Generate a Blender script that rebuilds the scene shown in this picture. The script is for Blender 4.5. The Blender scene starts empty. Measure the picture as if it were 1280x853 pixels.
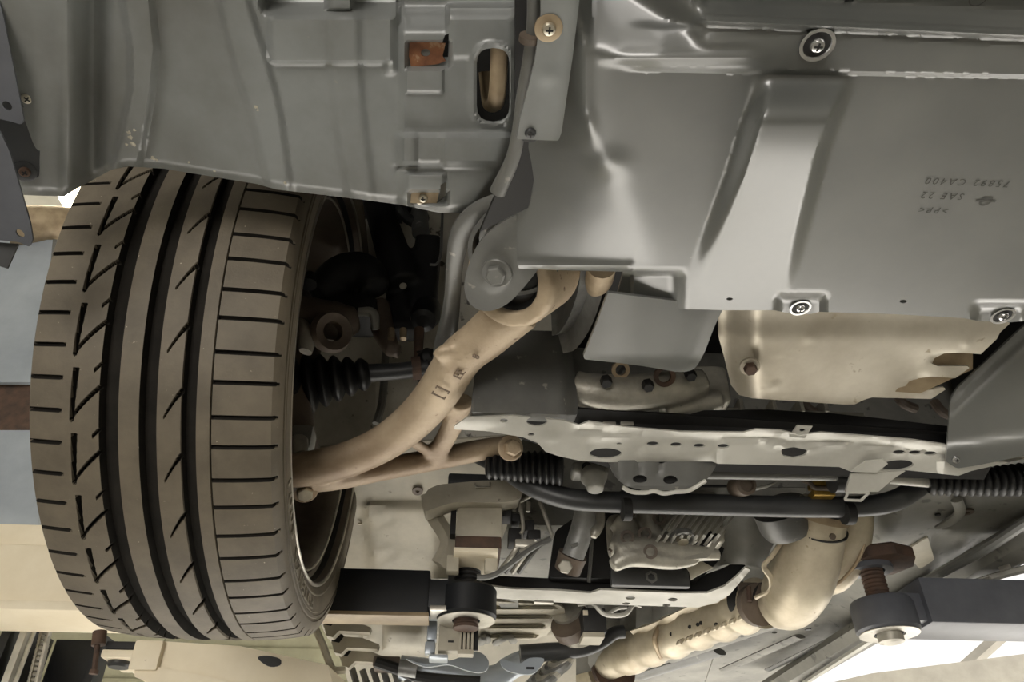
import bpy, bmesh, math, random
import numpy as np
from mathutils import Vector, Matrix
from mathutils.geometry import delaunay_2d_cdt

random.seed(7)
SC = bpy.context.scene
COL = SC.collection
PI = math.pi

# ------------------------------------------------------------------ camera
YAW, PITCH, FPX = math.radians(4.0), math.radians(37.0), 940.0
cd = bpy.data.cameras.new('camera')
cd.sensor_fit = 'HORIZONTAL'
cd.sensor_width = 36.0
cd.lens = FPX / 1280.0 * 36.0
cd.clip_start = 0.01
cam = bpy.data.objects.new('camera', cd)
COL.objects.link(cam)
cam.location = (0, 0, 0)
cam.rotation_euler = (math.radians(90) + PITCH, 0, -YAW)
SC.camera = cam

# ------------------------------------------------------------------ world, light, exposure
W = bpy.data.worlds.new('overcast_sky')
SC.world = W
W.use_nodes = True
bg = W.node_tree.nodes['Background']
bg.inputs['Color'].default_value = (1.0, 0.97, 0.93, 1)
bg.inputs['Strength'].default_value = 0.6


def area(name, loc, target, sx, sy, power, col):
    ld = bpy.data.lights.new(name, 'AREA')
    ld.shape = 'RECTANGLE'
    ld.size, ld.size_y = sx, sy
    ld.energy = power
    ld.color = col
    o = bpy.data.objects.new(name, ld)
    COL.objects.link(o)
    o.location = loc
    d = Vector(target) - Vector(loc)
    o.rotation_euler = d.to_track_quat('-Z', 'Y').to_euler()
    return o


# added fill from behind the camera, lifting the front-facing parts; low sun reaching the floor under the car from the open side
area('front_fill', (-1.5, -4.3, -0.5), (0.0, 0.9, 0.3), 2.2, 1.6, 60, (1.0, 0.95, 0.88))
sd = bpy.data.lights.new('sun', 'SUN')
sd.energy = 22.0
sd.angle = math.radians(2.0)
sd.color = (1.0, 0.975, 0.945)
sun = bpy.data.objects.new('sun', sd)
COL.objects.link(sun)
sun.rotation_euler = Vector((-0.72, -0.27, -0.62)).to_track_quat('-Z', 'Y').to_euler()
SC.view_settings.view_transform = 'Standard'
SC.view_settings.look = 'None'
SC.view_settings.exposure = 1.02
SC.view_settings.gamma = 1.0
SC.view_settings.use_curve_mapping = False

# ------------------------------------------------------------------ pixel rays of the photograph (1280 x 853)
_cy, _sy, _cp, _sp = math.cos(YAW), math.sin(YAW), math.cos(PITCH), math.sin(PITCH)
FW = Vector((_sy * _cp, _cy * _cp, _sp))
RT = Vector((_cy, -_sy, 0))
UP = RT.cross(FW)


def ray(x, y):
    return FW + RT * ((x - 640.0) / FPX) - UP * ((y - 426.5) / FPX)


def PZ(x, y, Z):
    r = ray(x, y)
    return r * (Z / r.z)


def PY(x, y, Y):
    r = ray(x, y)
    return r * (Y / r.y)


class Pl:
    """a real plane in the place; n points towards its visible side"""

    def __init__(s, p0, n):
        s.p, s.n = Vector(p0), Vector(n).normalized()

    def at(s, x, y, h=0.0):
        r = ray(x, y)
        return r * ((s.p.dot(s.n) + h) / r.dot(s.n))


def hz(Z):
    return Pl((0, 0, Z), (0, 0, -1))


def vt(Y):
    return Pl((0, Y, 0), (0, -1, 0))


def through(x, y, Z, n):
    return Pl(PZ(x, y, Z), n)


# ------------------------------------------------------------------ materials
def lin(c):
    return tuple(((v / 255.0) / 12.92 if v / 255.0 <= 0.04045 else ((v / 255.0 + 0.055) / 1.055) ** 2.4) for v in c)


MATS = {}


def mat(name, c, c2=None, rough=0.6, metal=0.0, scale=14.0, spot=None, spot_scale=60.0, spot_amt=0.66,
        bump=0.0, bump_scale=120.0, rough2=None, coat=0.0, spec=0.5, wave=0.0, contrast=(0.35, 0.65)):
    m = bpy.data.materials.new(name)
    m.use_nodes = True
    nt = m.node_tree
    b = nt.nodes['Principled BSDF']
    L = nt.links
    tc = nt.nodes.new('ShaderNodeTexCoord')
    c2 = c2 or tuple(int(v * 0.82) for v in c)
    nz = nt.nodes.new('ShaderNodeTexNoise')
    nz.inputs['Scale'].default_value = scale
    nz.inputs['Detail'].default_value = 6
    nz.inputs['Roughness'].default_value = 0.62
    L.new(tc.outputs['Object'], nz.inputs['Vector'])
    cr = nt.nodes.new('ShaderNodeValToRGB')
    cr.color_ramp.elements[0].position = contrast[0]
    cr.color_ramp.elements[1].position = contrast[1]
    cr.color_ramp.elements[0].color = (*lin(c2), 1)
    cr.color_ramp.elements[1].color = (*lin(c), 1)
    L.new(nz.outputs['Fac'], cr.inputs['Fac'])
    col = cr.outputs['Color']
    if spot:
        n2 = nt.nodes.new('ShaderNodeTexNoise')
        n2.inputs['Scale'].default_value = spot_scale
        n2.inputs['Detail'].default_value = 3
        L.new(tc.outputs['Object'], n2.inputs['Vector'])
        r2 = nt.nodes.new('ShaderNodeValToRGB')
        r2.color_ramp.elements[0].position = spot_amt
        r2.color_ramp.elements[1].position = min(spot_amt + 0.05, 1)
        L.new(n2.outputs['Fac'], r2.inputs['Fac'])
        mx = nt.nodes.new('ShaderNodeMix')
        mx.data_type = 'RGBA'
        L.new(r2.outputs['Color'], mx.inputs['Factor'])
        L.new(col, mx.inputs['A'])
        mx.inputs['B'].default_value = (*lin(spot), 1)
        col = mx.outputs['Result']
    L.new(col, b.inputs['Base Color'])
    if rough2 is None:
        b.inputs['Roughness'].default_value = rough
    else:
        mr = nt.nodes.new('ShaderNodeMapRange')
        mr.inputs['From Min'].default_value = 0.3
        mr.inputs['From Max'].default_value = 0.7
        mr.inputs['To Min'].default_value = rough
        mr.inputs['To Max'].default_value = rough2
        L.new(nz.outputs['Fac'], mr.inputs['Value'])
        L.new(mr.outputs['Result'], b.inputs['Roughness'])
    b.inputs['Metallic'].default_value = metal
    b.inputs['Specular IOR Level'].default_value = spec
    if coat:
        b.inputs['Coat Weight'].default_value = coat
        b.inputs['Coat Roughness'].default_value = 0.2
    if bump:
        n3 = nt.nodes.new('ShaderNodeTexNoise')
        n3.inputs['Scale'].default_value = bump_scale
        n3.inputs['Detail'].default_value = 4
        L.new(tc.outputs['Object'], n3.inputs['Vector'])
        bp = nt.nodes.new('ShaderNodeBump')
        bp.inputs['Strength'].default_value = bump
        bp.inputs['Distance'].default_value = 0.002
        L.new(n3.outputs['Fac'], bp.inputs['Height'])
        L.new(bp.outputs['Normal'], b.inputs['Normal'])
    MATS[name] = m
    return m


mat('liner_plastic', (130, 133, 132), (100, 100, 96), rough=0.32, rough2=0.5, scale=6, spot=(140, 138, 130), spot_scale=150, spot_amt=0.74, bump=0.05, bump_scale=60, coat=0.5, spec=0.8)
mat('cover_plastic', (104, 105, 101), (84, 86, 84), rough=0.32, rough2=0.5, scale=5, spot=(126, 125, 118), spot_scale=110, spot_amt=0.76, bump=0.03, bump_scale=40, coat=0.8, spec=1.0)
mat('dark_plastic', (58, 59, 60), (44, 45, 46), rough=0.4, scale=12)
mat('black_rubber', (30, 30, 31), (20, 20, 21), rough=0.42, scale=20, spot=(60, 58, 54), spot_scale=90, spot_amt=0.7)
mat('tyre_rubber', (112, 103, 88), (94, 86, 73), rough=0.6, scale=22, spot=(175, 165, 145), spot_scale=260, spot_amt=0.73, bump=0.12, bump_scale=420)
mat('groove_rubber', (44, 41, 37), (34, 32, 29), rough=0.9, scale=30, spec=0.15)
mat('tyre_letter', (150, 142, 128), rough=0.6)  # letters toned lighter than the sidewall in place of lit edges
mat('rim_paint', (104, 94, 84), (74, 66, 58), rough=0.32, metal=0.4, scale=10)
mat('cast_mark', (118, 98, 78), rough=0.6)
mat('cast_brown', (190, 172, 146), (122, 100, 78), rough=0.5, metal=0.2, scale=5, spot=(120, 98, 78), spot_scale=90, spot_amt=0.68, bump=0.25, bump_scale=300)
mat('cast_dark', (108, 95, 83), (76, 66, 57), rough=0.6, scale=12, bump=0.2, bump_scale=200)
mat('bare_steel', (206, 202, 192), (160, 156, 146), rough=0.34, metal=0.7, scale=16, spot=(140, 132, 118), spot_scale=60, spot_amt=0.68)
mat('zinc', (214, 208, 192), (180, 172, 156), rough=0.3, metal=0.8, scale=40)
mat('subframe_paint', (112, 112, 108), (86, 86, 84), rough=0.4, metal=0.1, scale=8, spot=(140, 138, 130), spot_scale=90, spot_amt=0.68)
mat('subframe_light', (200, 198, 190), (172, 170, 162), rough=0.42, metal=0.2, scale=10, spot=(140, 134, 124), spot_scale=95, spot_amt=0.76)
mat('aluminium_sheet', (214, 207, 192), (180, 171, 154), rough=0.38, metal=0.4, scale=8, spot=(172, 160, 138), spot_scale=60, spot_amt=0.68, bump=0.1, bump_scale=160)
mat('exhaust_sheet', (206, 196, 174), (168, 156, 134), rough=0.42, metal=0.4, scale=12, spot=(150, 134, 110), spot_scale=70, spot_amt=0.7)
mat('beige_body', (190, 183, 165), (158, 152, 137), rough=0.55, scale=8, spot=(128, 122, 110), spot_scale=60, spot_amt=0.70)
mat('dirty_panel', (214, 210, 198), (170, 166, 154), rough=0.6, scale=9, spot=(96, 92, 84), spot_scale=45, spot_amt=0.64)
mat('grey_body', (140, 138, 130), (108, 107, 102), rough=0.55, scale=7, spot=(90, 88, 84), spot_scale=36, spot_amt=0.64)
mat('cast_alloy', (192, 188, 176), (146, 142, 132), rough=0.4, metal=0.4, scale=18, spot=(100, 96, 88), spot_scale=80, spot_amt=0.70, bump=0.2, bump_scale=220)
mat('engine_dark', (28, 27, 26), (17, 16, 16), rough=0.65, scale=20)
mat('black_paint', (20, 23, 28), (12, 14, 18), rough=0.5, scale=18, spot=(190, 190, 186), spot_scale=170, spot_amt=0.75)
mat('arm_edge', (168, 150, 120), (128, 110, 86), rough=0.5, scale=14)
mat('grey_paint', (96, 98, 104), (76, 78, 84), rough=0.4, scale=10, spot=(130, 130, 130), spot_scale=140, spot_amt=0.74)
mat('rust', (158, 108, 74), (118, 76, 54), rough=0.8, scale=60, spot=(176, 140, 110), spot_scale=90, spot_amt=0.6)
mat('rust_dark', (92, 70, 56), (66, 52, 44), rough=0.75, scale=40)
mat('bronze', (176, 158, 130), (146, 128, 104), rough=0.5, metal=0.3, scale=30)
mat('brass', (196, 160, 80), (150, 120, 60), rough=0.35, metal=0.7, scale=30)
mat('cream_paint', (240, 229, 205), (226, 213, 186), rough=0.5, scale=6, spot=(130, 104, 78), spot_scale=50, spot_amt=0.75)
mat('scrape', (202, 196, 178), (150, 144, 128), rough=0.8, scale=90)
mat('sheet_grey', (178, 186, 194), (150, 158, 168), rough=0.3, metal=0.2, scale=3)
mat('concrete', (190, 188, 183), (164, 162, 157), rough=0.85, scale=2.2, bump=0.1, bump_scale=30)
mat('wall_concrete', (156, 152, 142), (138, 134, 126), rough=0.9, scale=5, bump=0.1, bump_scale=60)
mat('green_plank', (158, 155, 130), (140, 137, 114), rough=0.7, scale=5)
mat('roof_sheet', (190, 188, 180), (170, 168, 160), rough=0.8, scale=3)
mat('emboss_dark', (84, 83, 79), rough=0.5)
mat('silver_screw', (226, 226, 226), (196, 196, 196), rough=0.2, metal=0.9, scale=50)
mat('grey_cast', (150, 150, 148), (116, 116, 114), rough=0.42, metal=0.3, scale=26, bump=0.15, bump_scale=260)
mat('white_dust', (226, 216, 196), (196, 186, 164), rough=0.8, scale=120)
lm = mat('lamp_glow', (255, 244, 214), (255, 244, 214))
lm.node_tree.nodes['Principled BSDF'].inputs['Emission Color'].default_value = (1, 0.9, 0.68, 1)
lm.node_tree.nodes['Principled BSDF'].inputs['Emission Strength'].default_value = 6.0
lm.use_fake_user = True

# ------------------------------------------------------------------ objects
ROOTLOC = {}


def thing(name, label, cat, loc, group=None):
    o = bpy.data.objects.new(name, None)
    o.empty_display_size = 0.03
    COL.objects.link(o)
    o.location = loc
    o['label'] = label
    o['category'] = cat
    if group:
        o['group'] = group
    return o


def root_of(p):
    while p.parent:
        p = p.parent
    return p


def obj(name, verts, faces, m, parent=None, label=None, cat=None, group=None, kind=None, smooth=True, sharp=35, vmat=None):
    """one mesh object; verts in world space"""
    V = [Vector(v) for v in verts]
    if parent is not None:
        o0 = Vector(root_of(parent).location)
    else:
        lo = [min(v[i] for v in V) for i in range(3)]
        hi = [max(v[i] for v in V) for i in range(3)]
        o0 = Vector(((lo[0] + hi[0]) / 2, (lo[1] + hi[1]) / 2, lo[2]))
    me = bpy.data.meshes.new(name)
    me.from_pydata([tuple(v - o0) for v in V], [], faces)
    if smooth:
        me.polygons.foreach_set('use_smooth', [True] * len(me.polygons))
        me.set_sharp_from_angle(angle=math.radians(sharp))
    me.materials.append(MATS[m])
    me.update()
    o = bpy.data.objects.new(name, me)
    COL.objects.link(o)
    if parent is not None:
        o.parent = parent
    else:
        o.location = o0
    if label:
        o['label'] = label
    if cat:
        o['category'] = cat
    if group:
        o['group'] = group
    if kind:
        o['kind'] = kind
    return o


# ---- 2D helpers
def ell(cx, cy, rx, ry, n=18, rot=0.0):
    c, s = math.cos(rot), math.sin(rot)
    out = []
    for i in range(n):
        a = 2 * PI * i / n
        u, v = rx * math.cos(a), ry * math.sin(a)
        out.append((cx + u * c - v * s, cy + u * s + v * c))
    return out


def rnd(pts, r, n=4):
    """round the corners of a polygon; r may be one number or a list"""
    out = []
    N = len(pts)
    for i in range(N):
        rr = r[i] if isinstance(r, (list, tuple)) else r
        p = Vector(pts[i]); a = Vector(pts[i - 1]); b = Vector(pts[(i + 1) % N])
        da, db = (a - p), (b - p)
        rr = min(rr, da.length * 0.48, db.length * 0.48)
        if rr < 0.3:
            out.append(tuple(p)); continue
        s, e = p + da.normalized() * rr, p + db.normalized() * rr
        for k in range(n + 1):
            t = k / n
            q = s * (1 - t) ** 2 + p * 2 * t * (1 - t) + e * t * t
            out.append(tuple(q))
    return out


def catmull(P, n=8, closed=False):
    P = [Vector(p) for p in P]
    N = len(P)
    if N < 3:
        return P
    out = []
    rng = range(N if closed else N - 1)
    for i in rng:
        p1, p2 = P[i], P[(i + 1) % N]
        p0 = P[i - 1] if (i > 0 or closed) else p1 * 2 - p2
        p3 = P[(i + 2) % N] if (i + 2 < N or closed) else p2 * 2 - p1
        for k in range(n):
            t = k / n
            out.append(0.5 * ((2 * p1) + (p2 - p0) * t + (2 * p0 - 5 * p1 + 4 * p2 - p3) * t * t + (3 * p1 - p0 - 3 * p2 + p3) * t ** 3))
    if not closed:
        out.append(P[-1])
    return out


def sm(pts, n=5):
    return [tuple(v) for v in catmull([Vector(p) for p in pts], n, True)]


def sst(a, b, x):
    t = min(max((x - a) / (b - a), 0.0), 1.0)
    return t * t * (3 - 2 * t)


def bxs(x, y, x0, y0, x1, y1, s):
    return sst(x0 - s, x0 + s, x) * (1 - sst(x1 - s, x1 + s, x)) * sst(y0 - s, y0 + s, y) * (1 - sst(y1 - s, y1 + s, y))


def lerp_at(pts, y):
    """x on a polyline given as (x, y) with rising y"""
    if y <= pts[0][1]:
        return pts[0][0]
    for (xa, ya), (xb, yb) in zip(pts, pts[1:]):
        if y <= yb:
            return xa + (xb - xa) * (y - ya) / (yb - ya)
    return pts[-1][0]


def inpoly(P, X, Y):
    inside = np.zeros(len(X), bool)
    n = len(P)
    j = n - 1
    for i in range(n):
        xi, yi = P[i]; xj, yj = P[j]
        if yi != yj:
            c = ((yi > Y) != (yj > Y)) & (X < (xj - xi) * (Y - yi) / (yj - yi) + xi)
            inside ^= c
        j = i
    return inside


def resample(P, step):
    out = []
    for i in range(len(P)):
        a, b = Vector(P[i]), Vector(P[(i + 1) % len(P)])
        k = max(1, int((b - a).length / step))
        for q in range(k):
            out.append(tuple(a + (b - a) * (q / k)))
    return out


def sheet_geo(outline, surf, h=None, holes=(), step=None, thick=0.003, back=None, lines=()):
    loops = [list(outline)] + [list(q) for q in holes]
    if step:
        loops = [resample(q, step) for q in loops]
    pts, edges = [], []
    for q in loops:
        b = len(pts)
        pts += q
        edges += [(b + i, b + (i + 1) % len(q)) for i in range(len(q))]
    for q in lines:                                    # creases that the mesh must follow
        q2 = []
        for a, b in zip(q, q[1:]):
            a, b = Vector(a), Vector(b)
            k = max(1, int((b - a).length / (step * 1.2)))
            q2 += [a + (b - a) * (i / k) for i in range(k)]
        q2.append(Vector(q[-1]))
        X_ = np.array([p.x for p in q2]); Y_ = np.array([p.y for p in q2])
        ok = inpoly(loops[0], X_, Y_)
        for z in loops[1:]:
            ok &= ~inpoly(z, X_, Y_)
        prev = None
        for p, k in zip(q2, ok):
            if k:
                pts.append((p.x, p.y))
                if prev is not None:
                    edges.append((prev, len(pts) - 1))
                prev = len(pts) - 1
            else:
                prev = None
    if step:
        xs = [p[0] for p in loops[0]]; ys = [p[1] for p in loops[0]]
        gx, gy = np.meshgrid(np.arange(min(xs) + step * 0.5, max(xs), step), np.arange(min(ys) + step * 0.5, max(ys), step))
        gx, gy = gx.ravel(), gy.ravel()
        ok = inpoly(loops[0], gx, gy)
        for q in loops[1:]:
            ok &= ~inpoly(q, gx, gy)
        bp = np.array(pts)
        gx, gy = gx[ok], gy[ok]
        if len(gx):
            keep = np.ones(len(gx), bool)
            for i in range(0, len(gx), 2000):
                d = (gx[i:i + 2000, None] - bp[None, :, 0]) ** 2 + (gy[i:i + 2000, None] - bp[None, :, 1]) ** 2
                keep[i:i + 2000] = d.min(1) > (0.45 * step) ** 2
            pts += list(zip(gx[keep].tolist(), gy[keep].tolist()))
    vo, eo, fo, *_ = delaunay_2d_cdt([Vector(p) for p in pts], edges, [], 0, 1e-4)
    cx = np.array([(vo[f[0]].x + vo[f[1]].x + vo[f[2]].x) / 3 for f in fo])
    cyy = np.array([(vo[f[0]].y + vo[f[1]].y + vo[f[2]].y) / 3 for f in fo])
    ok = inpoly(loops[0], cx, cyy)
    for q in loops[1:]:
        ok &= ~inpoly(q, cx, cyy)
    tris = [tuple(f) for f, k in zip(fo, ok) if k]
    used = sorted({i for f in tris for i in f})
    mp = {u: i for i, u in enumerate(used)}
    tris = [tuple(mp[i] for i in f) for f in tris]
    P2 = [vo[u] for u in used]
    P3 = [surf.at(p.x, p.y, h(p.x, p.y) if h else 0.0) for p in P2]
    n = surf.n
    f0 = tris[0]
    if (P3[f0[1]] - P3[f0[0]]).cross(P3[f0[2]] - P3[f0[0]]).dot(n) < 0:
        tris = [(a, c, b) for a, b, c in tris]
    N = len(P3)
    off = Vector(back) if back is not None else -n * thick
    V = P3 + [p + off for p in P3]
    F = list(tris) + [(a + N, c + N, b + N) for a, b, c in tris]
    ec = {}
    for a, b, c in tris:
        for e in ((a, b), (b, c), (c, a)):
            ec[e] = 1
    for (a, b) in list(ec):
        if (b, a) not in ec:
            F.append((b, a, a + N, b + N))
    return V, F


def sheet(name, outline, surf, m, parent=None, h=None, holes=(), step=None, thick=0.003, back=None, lines=(), **k):
    V, F = sheet_geo(outline, surf, h, holes, step, thick, back, lines)
    return obj(name, V, F, m, parent, **k)


def merge(*geos):
    V, F = [], []
    for v, f in geos:
        b = len(V)
        V += list(v)
        F += [tuple(i + b for i in q) for q in f]
    return V, F


# ---- 3D helpers
def frame(axis, hint=None):
    a = Vector(axis).normalized()
    h = Vector(hint) if hint else (Vector((0, 0, 1)) if abs(a.z) < 0.9 else Vector((1, 0, 0)))
    u = (h - a * h.dot(a)).normalized()
    return a, u, a.cross(u)


def tube_geo(pts, r, seg=14, sub=6, closed=False, cap=True, flat=1.0, up=None):
    """r: number or list per point; flat squeezes the section across 'up'"""
    P = [Vector(p) for p in pts]
    rr = list(r) if isinstance(r, (list, tuple)) else [r] * len(P)
    if sub and len(P) > 2:
        Q = catmull([Vector((*p, q)) for p, q in zip(P, rr)], sub, closed)
        P = [Vector(q[:3]) for q in Q]; rr = [max(q[3], 1e-4) for q in Q]
    N = len(P)
    V, F = [], []
    u = None
    for i in range(N):
        if closed:
            t = P[(i + 1) % N] - P[i - 1]
        else:
            t = P[min(i + 1, N - 1)] - P[max(i - 1, 0)]
        t.normalize()
        if up is not None:
            u = (Vector(up) - t * t.dot(Vector(up))).normalized()
        elif u is None:
            _, u, _w = frame(t)
        else:
            u = (u - t * t.dot(u)).normalized()
        w = t.cross(u)
        for k in range(seg):
            a = 2 * PI * k / seg
            V.append(P[i] + u * (rr[i] * flat * math.cos(a)) + w * (rr[i] * math.sin(a)))
    M = N if closed else N - 1
    for i in range(M):
        for k in range(seg):
            a, b = i * seg + k, i * seg + (k + 1) % seg
            c, d = ((i + 1) % N) * seg + (k + 1) % seg, ((i + 1) % N) * seg + k
            F.append((a, d, c, b))
    if cap and not closed:
        F.append(tuple(range(seg)))
        F.append(tuple(reversed(range((N - 1) * seg, N * seg))))
    return V, F


def tube(name, pts, r, m, parent=None, seg=14, sub=6, closed=False, flat=1.0, up=None, **k):
    V, F = tube_geo(pts, r, seg, sub, closed, True, flat, up)
    return obj(name, V, F, m, parent, **k)


def lathe_geo(prof, o, axis, seg=32, closed=False, a0=0.0):
    """prof: list of (r, t) with t along axis"""
    a, u, w = frame(axis)
    o = Vector(o)
    V, F = [], []
    n = len(prof)
    for k in range(seg):
        an = 2 * PI * k / seg + a0
        d = u * math.cos(an) + w * math.sin(an)
        for r, t in prof:
            V.append(o + a * t + d * r)
    m_ = n if closed else n - 1
    for k in range(seg):
        k2 = (k + 1) % seg
        for i in range(m_):
            j = (i + 1) % n
            F.append((k * n + i, k * n + j, k2 * n + j, k2 * n + i))
    if not closed:
        if prof[0][0] > 1e-6:
            F.append(tuple(reversed([k * n for k in range(seg)])))
        if prof[-1][0] > 1e-6:
            F.append(tuple(k * n + n - 1 for k in range(seg)))
    return V, F


def lathe(name, prof, o, axis, m, parent=None, seg=32, closed=False, a0=0.0, **k):
    V, F = lathe_geo(prof, o, axis, seg, closed, a0)
    return obj(name, V, F, m, parent, **k)


def box_geo(c, ax, ay, az, bev=0.0):
    """box from centre and half-axis vectors, edges chamfered by bev"""
    c, ax, ay, az = Vector(c), Vector(ax), Vector(ay), Vector(az)
    bm = bmesh.new()
    bmesh.ops.create_cube(bm, size=2.0)
    for v in bm.verts:
        v.co = ax * v.co.x + ay * v.co.y + az * v.co.z
    if bev > 0:
        bmesh.ops.bevel(bm, geom=bm.edges[:], offset=bev, segments=2, profile=0.6, affect='EDGES')
    bmesh.ops.recalc_face_normals(bm, faces=bm.faces[:])
    V = [c + v.co for v in bm.verts]
    F = [tuple(v.index for v in f.verts) for f in bm.faces]
    bm.free()
    return V, F


def box(name, c, s, m, parent=None, bev=0.002, rot=None, **k):
    R = rot or Matrix.Identity(3)
    V, F = box_geo(c, R @ Vector((s[0] / 2, 0, 0)), R @ Vector((0, s[1] / 2, 0)), R @ Vector((0, 0, s[2] / 2)), bev)
    return obj(name, V, F, m, parent, **k)


def pbox_geo(x0, y0, x1, y1, Y, depth, bev=0.002):
    """box whose front face stands at distance Y and spans the given pixels"""
    xm, ym = (x0 + x1) / 2, (y0 + y1) / 2
    X0, X1 = PY(x0, ym, Y).x, PY(x1, ym, Y).x
    Z0, Z1 = PY(xm, y1, Y).z, PY(xm, y0, Y).z
    return box_geo(((X0 + X1) / 2, Y + depth / 2, (Z0 + Z1) / 2), ((X1 - X0) / 2, 0, 0), (0, depth / 2, 0), (0, 0, (Z1 - Z0) / 2), bev)


def pbox(name, x0, y0, x1, y1, Y, depth, m, parent=None, bev=0.002, **k):
    V, F = pbox_geo(x0, y0, x1, y1, Y, depth, bev)
    return obj(name, V, F, m, parent, **k)


def casting(name, geos, m, parent=None, voxel=0.004, smooth=2, **k):
    """several overlapping solids fused into one cast body"""
    V, F = merge(*geos)
    me = bpy.data.meshes.new('tmp')
    me.from_pydata([tuple(v) for v in V], [], F)
    o = bpy.data.objects.new('tmp', me)
    COL.objects.link(o)
    r = o.modifiers.new('r', 'REMESH')
    r.mode = 'VOXEL'
    r.voxel_size = voxel
    if smooth:
        s = o.modifiers.new('s', 'SMOOTH')
        s.iterations = smooth
        s.factor = 0.5
    dg = bpy.context.evaluated_depsgraph_get()
    ev = o.evaluated_get(dg)
    em = ev.to_mesh()
    V2 = [v.co.copy() for v in em.vertices]
    F2 = [tuple(p.vertices) for p in em.polygons]
    ev.to_mesh_clear()
    bpy.data.objects.remove(o)
    bpy.data.meshes.remove(me)
    return obj(name, V2, F2, m, parent, sharp=60, **k)


def hexbolt(name, p, n, r, m, parent, length=None, washer=True, wm=None, a0=0.3):
    p, n = Vector(p), Vector(n).normalized()
    L = length or r * 0.8
    b = lathe(name, [(r * 0.6, -0.001), (r, 0.0), (r, L * 0.85), (r * 0.86, L)], p, n, m, parent, seg=6, a0=a0, sharp=20)
    if washer:
        lathe('washer', [(r * 1.55, -0.001), (r * 1.55, 0.0012), (r * 1.45, 0.002), (r * 0.5, 0.002)], p, n, wm or m, b, seg=20)
    return b


def screw(p, n, r, parent, m='silver_screw', wm=None, sunk=False):
    """cross-head screw with a washer"""
    p, n = Vector(p), Vector(n).normalized()
    a, u, w = frame(n)
    s = lathe('screw', [(r * 0.95, -0.0015), (r * 0.95, r * 0.15), (r * 0.75, r * 0.5), (r * 0.35, r * 0.62), (1e-7, r * 0.64)], p, n, m, parent, seg=18)
    g = []
    for q in (u, w):
        q2 = a.cross(q)
        g.append(box_geo(p + a * (r * 0.62), q * (r * 0.5), q2 * (r * 0.12), a * (r * 0.05)))
    obj('cross_slot', *merge(*g), 'engine_dark', s)
    if wm:
        lathe('washer', [(r * 1.9, -0.001), (r * 1.9, r * 0.12), (r * 1.75, r * 0.2), (r * 0.5, r * 0.2)], p - n * 0.001, n, wm, s, seg=24)
    return s


def bellows_geo(p0, p1, r0, r1, n, amp, bend=None, seg=28, per=6):
    p0, p1 = Vector(p0), Vector(p1)
    pts, rr = [], []
    N = n * per
    for i in range(N + 1):
        t = i / N
        p = p0.lerp(p1, t)
        if bend is not None:
            p = p + Vector(bend) * (4 * t * (1 - t))
        ph = (i % per) / per
        tri = 1 - abs(2 * ph - 1)
        pts.append(p)
        rr.append((r0 + (r1 - r0) * t) * (1 - amp + amp * (math.sin(tri * PI / 2))))
    return tube_geo(pts, rr, seg, 0)

# ================================================================== the garage
FLOOR_Z = -1.45


def struct(name, V, F, m, parent=None):
    return obj(name, V, F, m, parent, kind=None if parent else 'structure')


struct('floor', *box_geo((1.0, 2.0, FLOOR_Z - 0.05), (6, 0, 0), (0, 7.5, 0), (0, 0, 0.05)), 'concrete')
struct('ceiling', *box_geo((-0.8, 2.0, 2.75), (3.4, 0, 0), (0, 6.0, 0), (0, 0, 0.04)), 'roof_sheet')
struct('wall_left', *box_geo((-4.2, 2.0, 0.65), (0.08, 0, 0), (0, 6, 0), (0, 0, 2.1)), 'roof_sheet')
wb = struct('wall_back', *box_geo((-1.5, 5.3, 0.65), (2.7, 0, 0), (0, 0.06, 0), (0, 0, 2.1)), 'green_plank')
for i in range(21):                                   # overlapping green boards on the back wall
    z = FLOOR_Z + 0.1 + i * 0.2
    t = math.radians(4)
    for k, (xa, xb) in enumerate(((-4.15, -1.9), (-1.895, 0.35), (0.355, 1.18))):
        g = box_geo(((xa + xb) / 2, 5.222, z), ((xb - xa) / 2, 0, 0), (0, 0.009 * math.cos(t), 0.009 * math.sin(t)), (0, -0.1 * math.sin(t), 0.1 * math.cos(t)), 0.002)
        obj('board', *g, 'green_plank', wb)
struct('wall_sky_block', *merge(box_geo((-3.5, -4.6, 0.65), (0.8, 0, 0), (0, 0.08, 0), (0, 0, 2.1)), box_geo((1.15, -4.6, 0.65), (1.45, 0, 0), (0, 0.08, 0), (0, 0, 2.1)), box_geo((-1.5, -4.6, 1.55), (1.2, 0, 0), (0, 0.08, 0), (0, 0, 1.2))), 'roof_sheet')  # unseen wall added to cut sky light from the front
struct('wall_sun_block', *box_geo((2.6, -0.95, 0.65), (0.08, 0, 0), (0, 3.65, 0), (0, 0, 2.1)), 'roof_sheet')  # unseen wall added to shape the sun patch on the floor
struct('wall_right', *sheet_geo([(1020, 858), (1090, 842), (1420, 800), (1420, 1750), (1020, 1750)], Pl((3.2, 6.2, 0), (-0.45, -0.89, 0)), thick=0.2), 'wall_concrete')
tr = struct('trim_1', *tube_geo([PY(1192, 848, 6.6), PY(1265, 783, 6.6)], 0.055, 4), 'wall_concrete')

# ceiling lamp that glares past the tyre shoulder
lp = PZ(104, 238, 2.5)
lamp = thing('ceiling_lamp', 'glaring ceiling tube lamp seen between tyre shoulder and wheel arch liner', 'lamp', lp)
box('lamp_housing', lp + Vector((0, 0, 0.09)), (0.3, 1.3, 0.06), 'roof_sheet', lamp, 0.01)
for dx in (-0.07, 0.07):
    tube('lamp_tube', [lp + Vector((dx, -0.6, 0)), lp + Vector((dx, 0.6, 0))], 0.045, 'lamp_glow', lamp, label='glowing tube')

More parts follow.
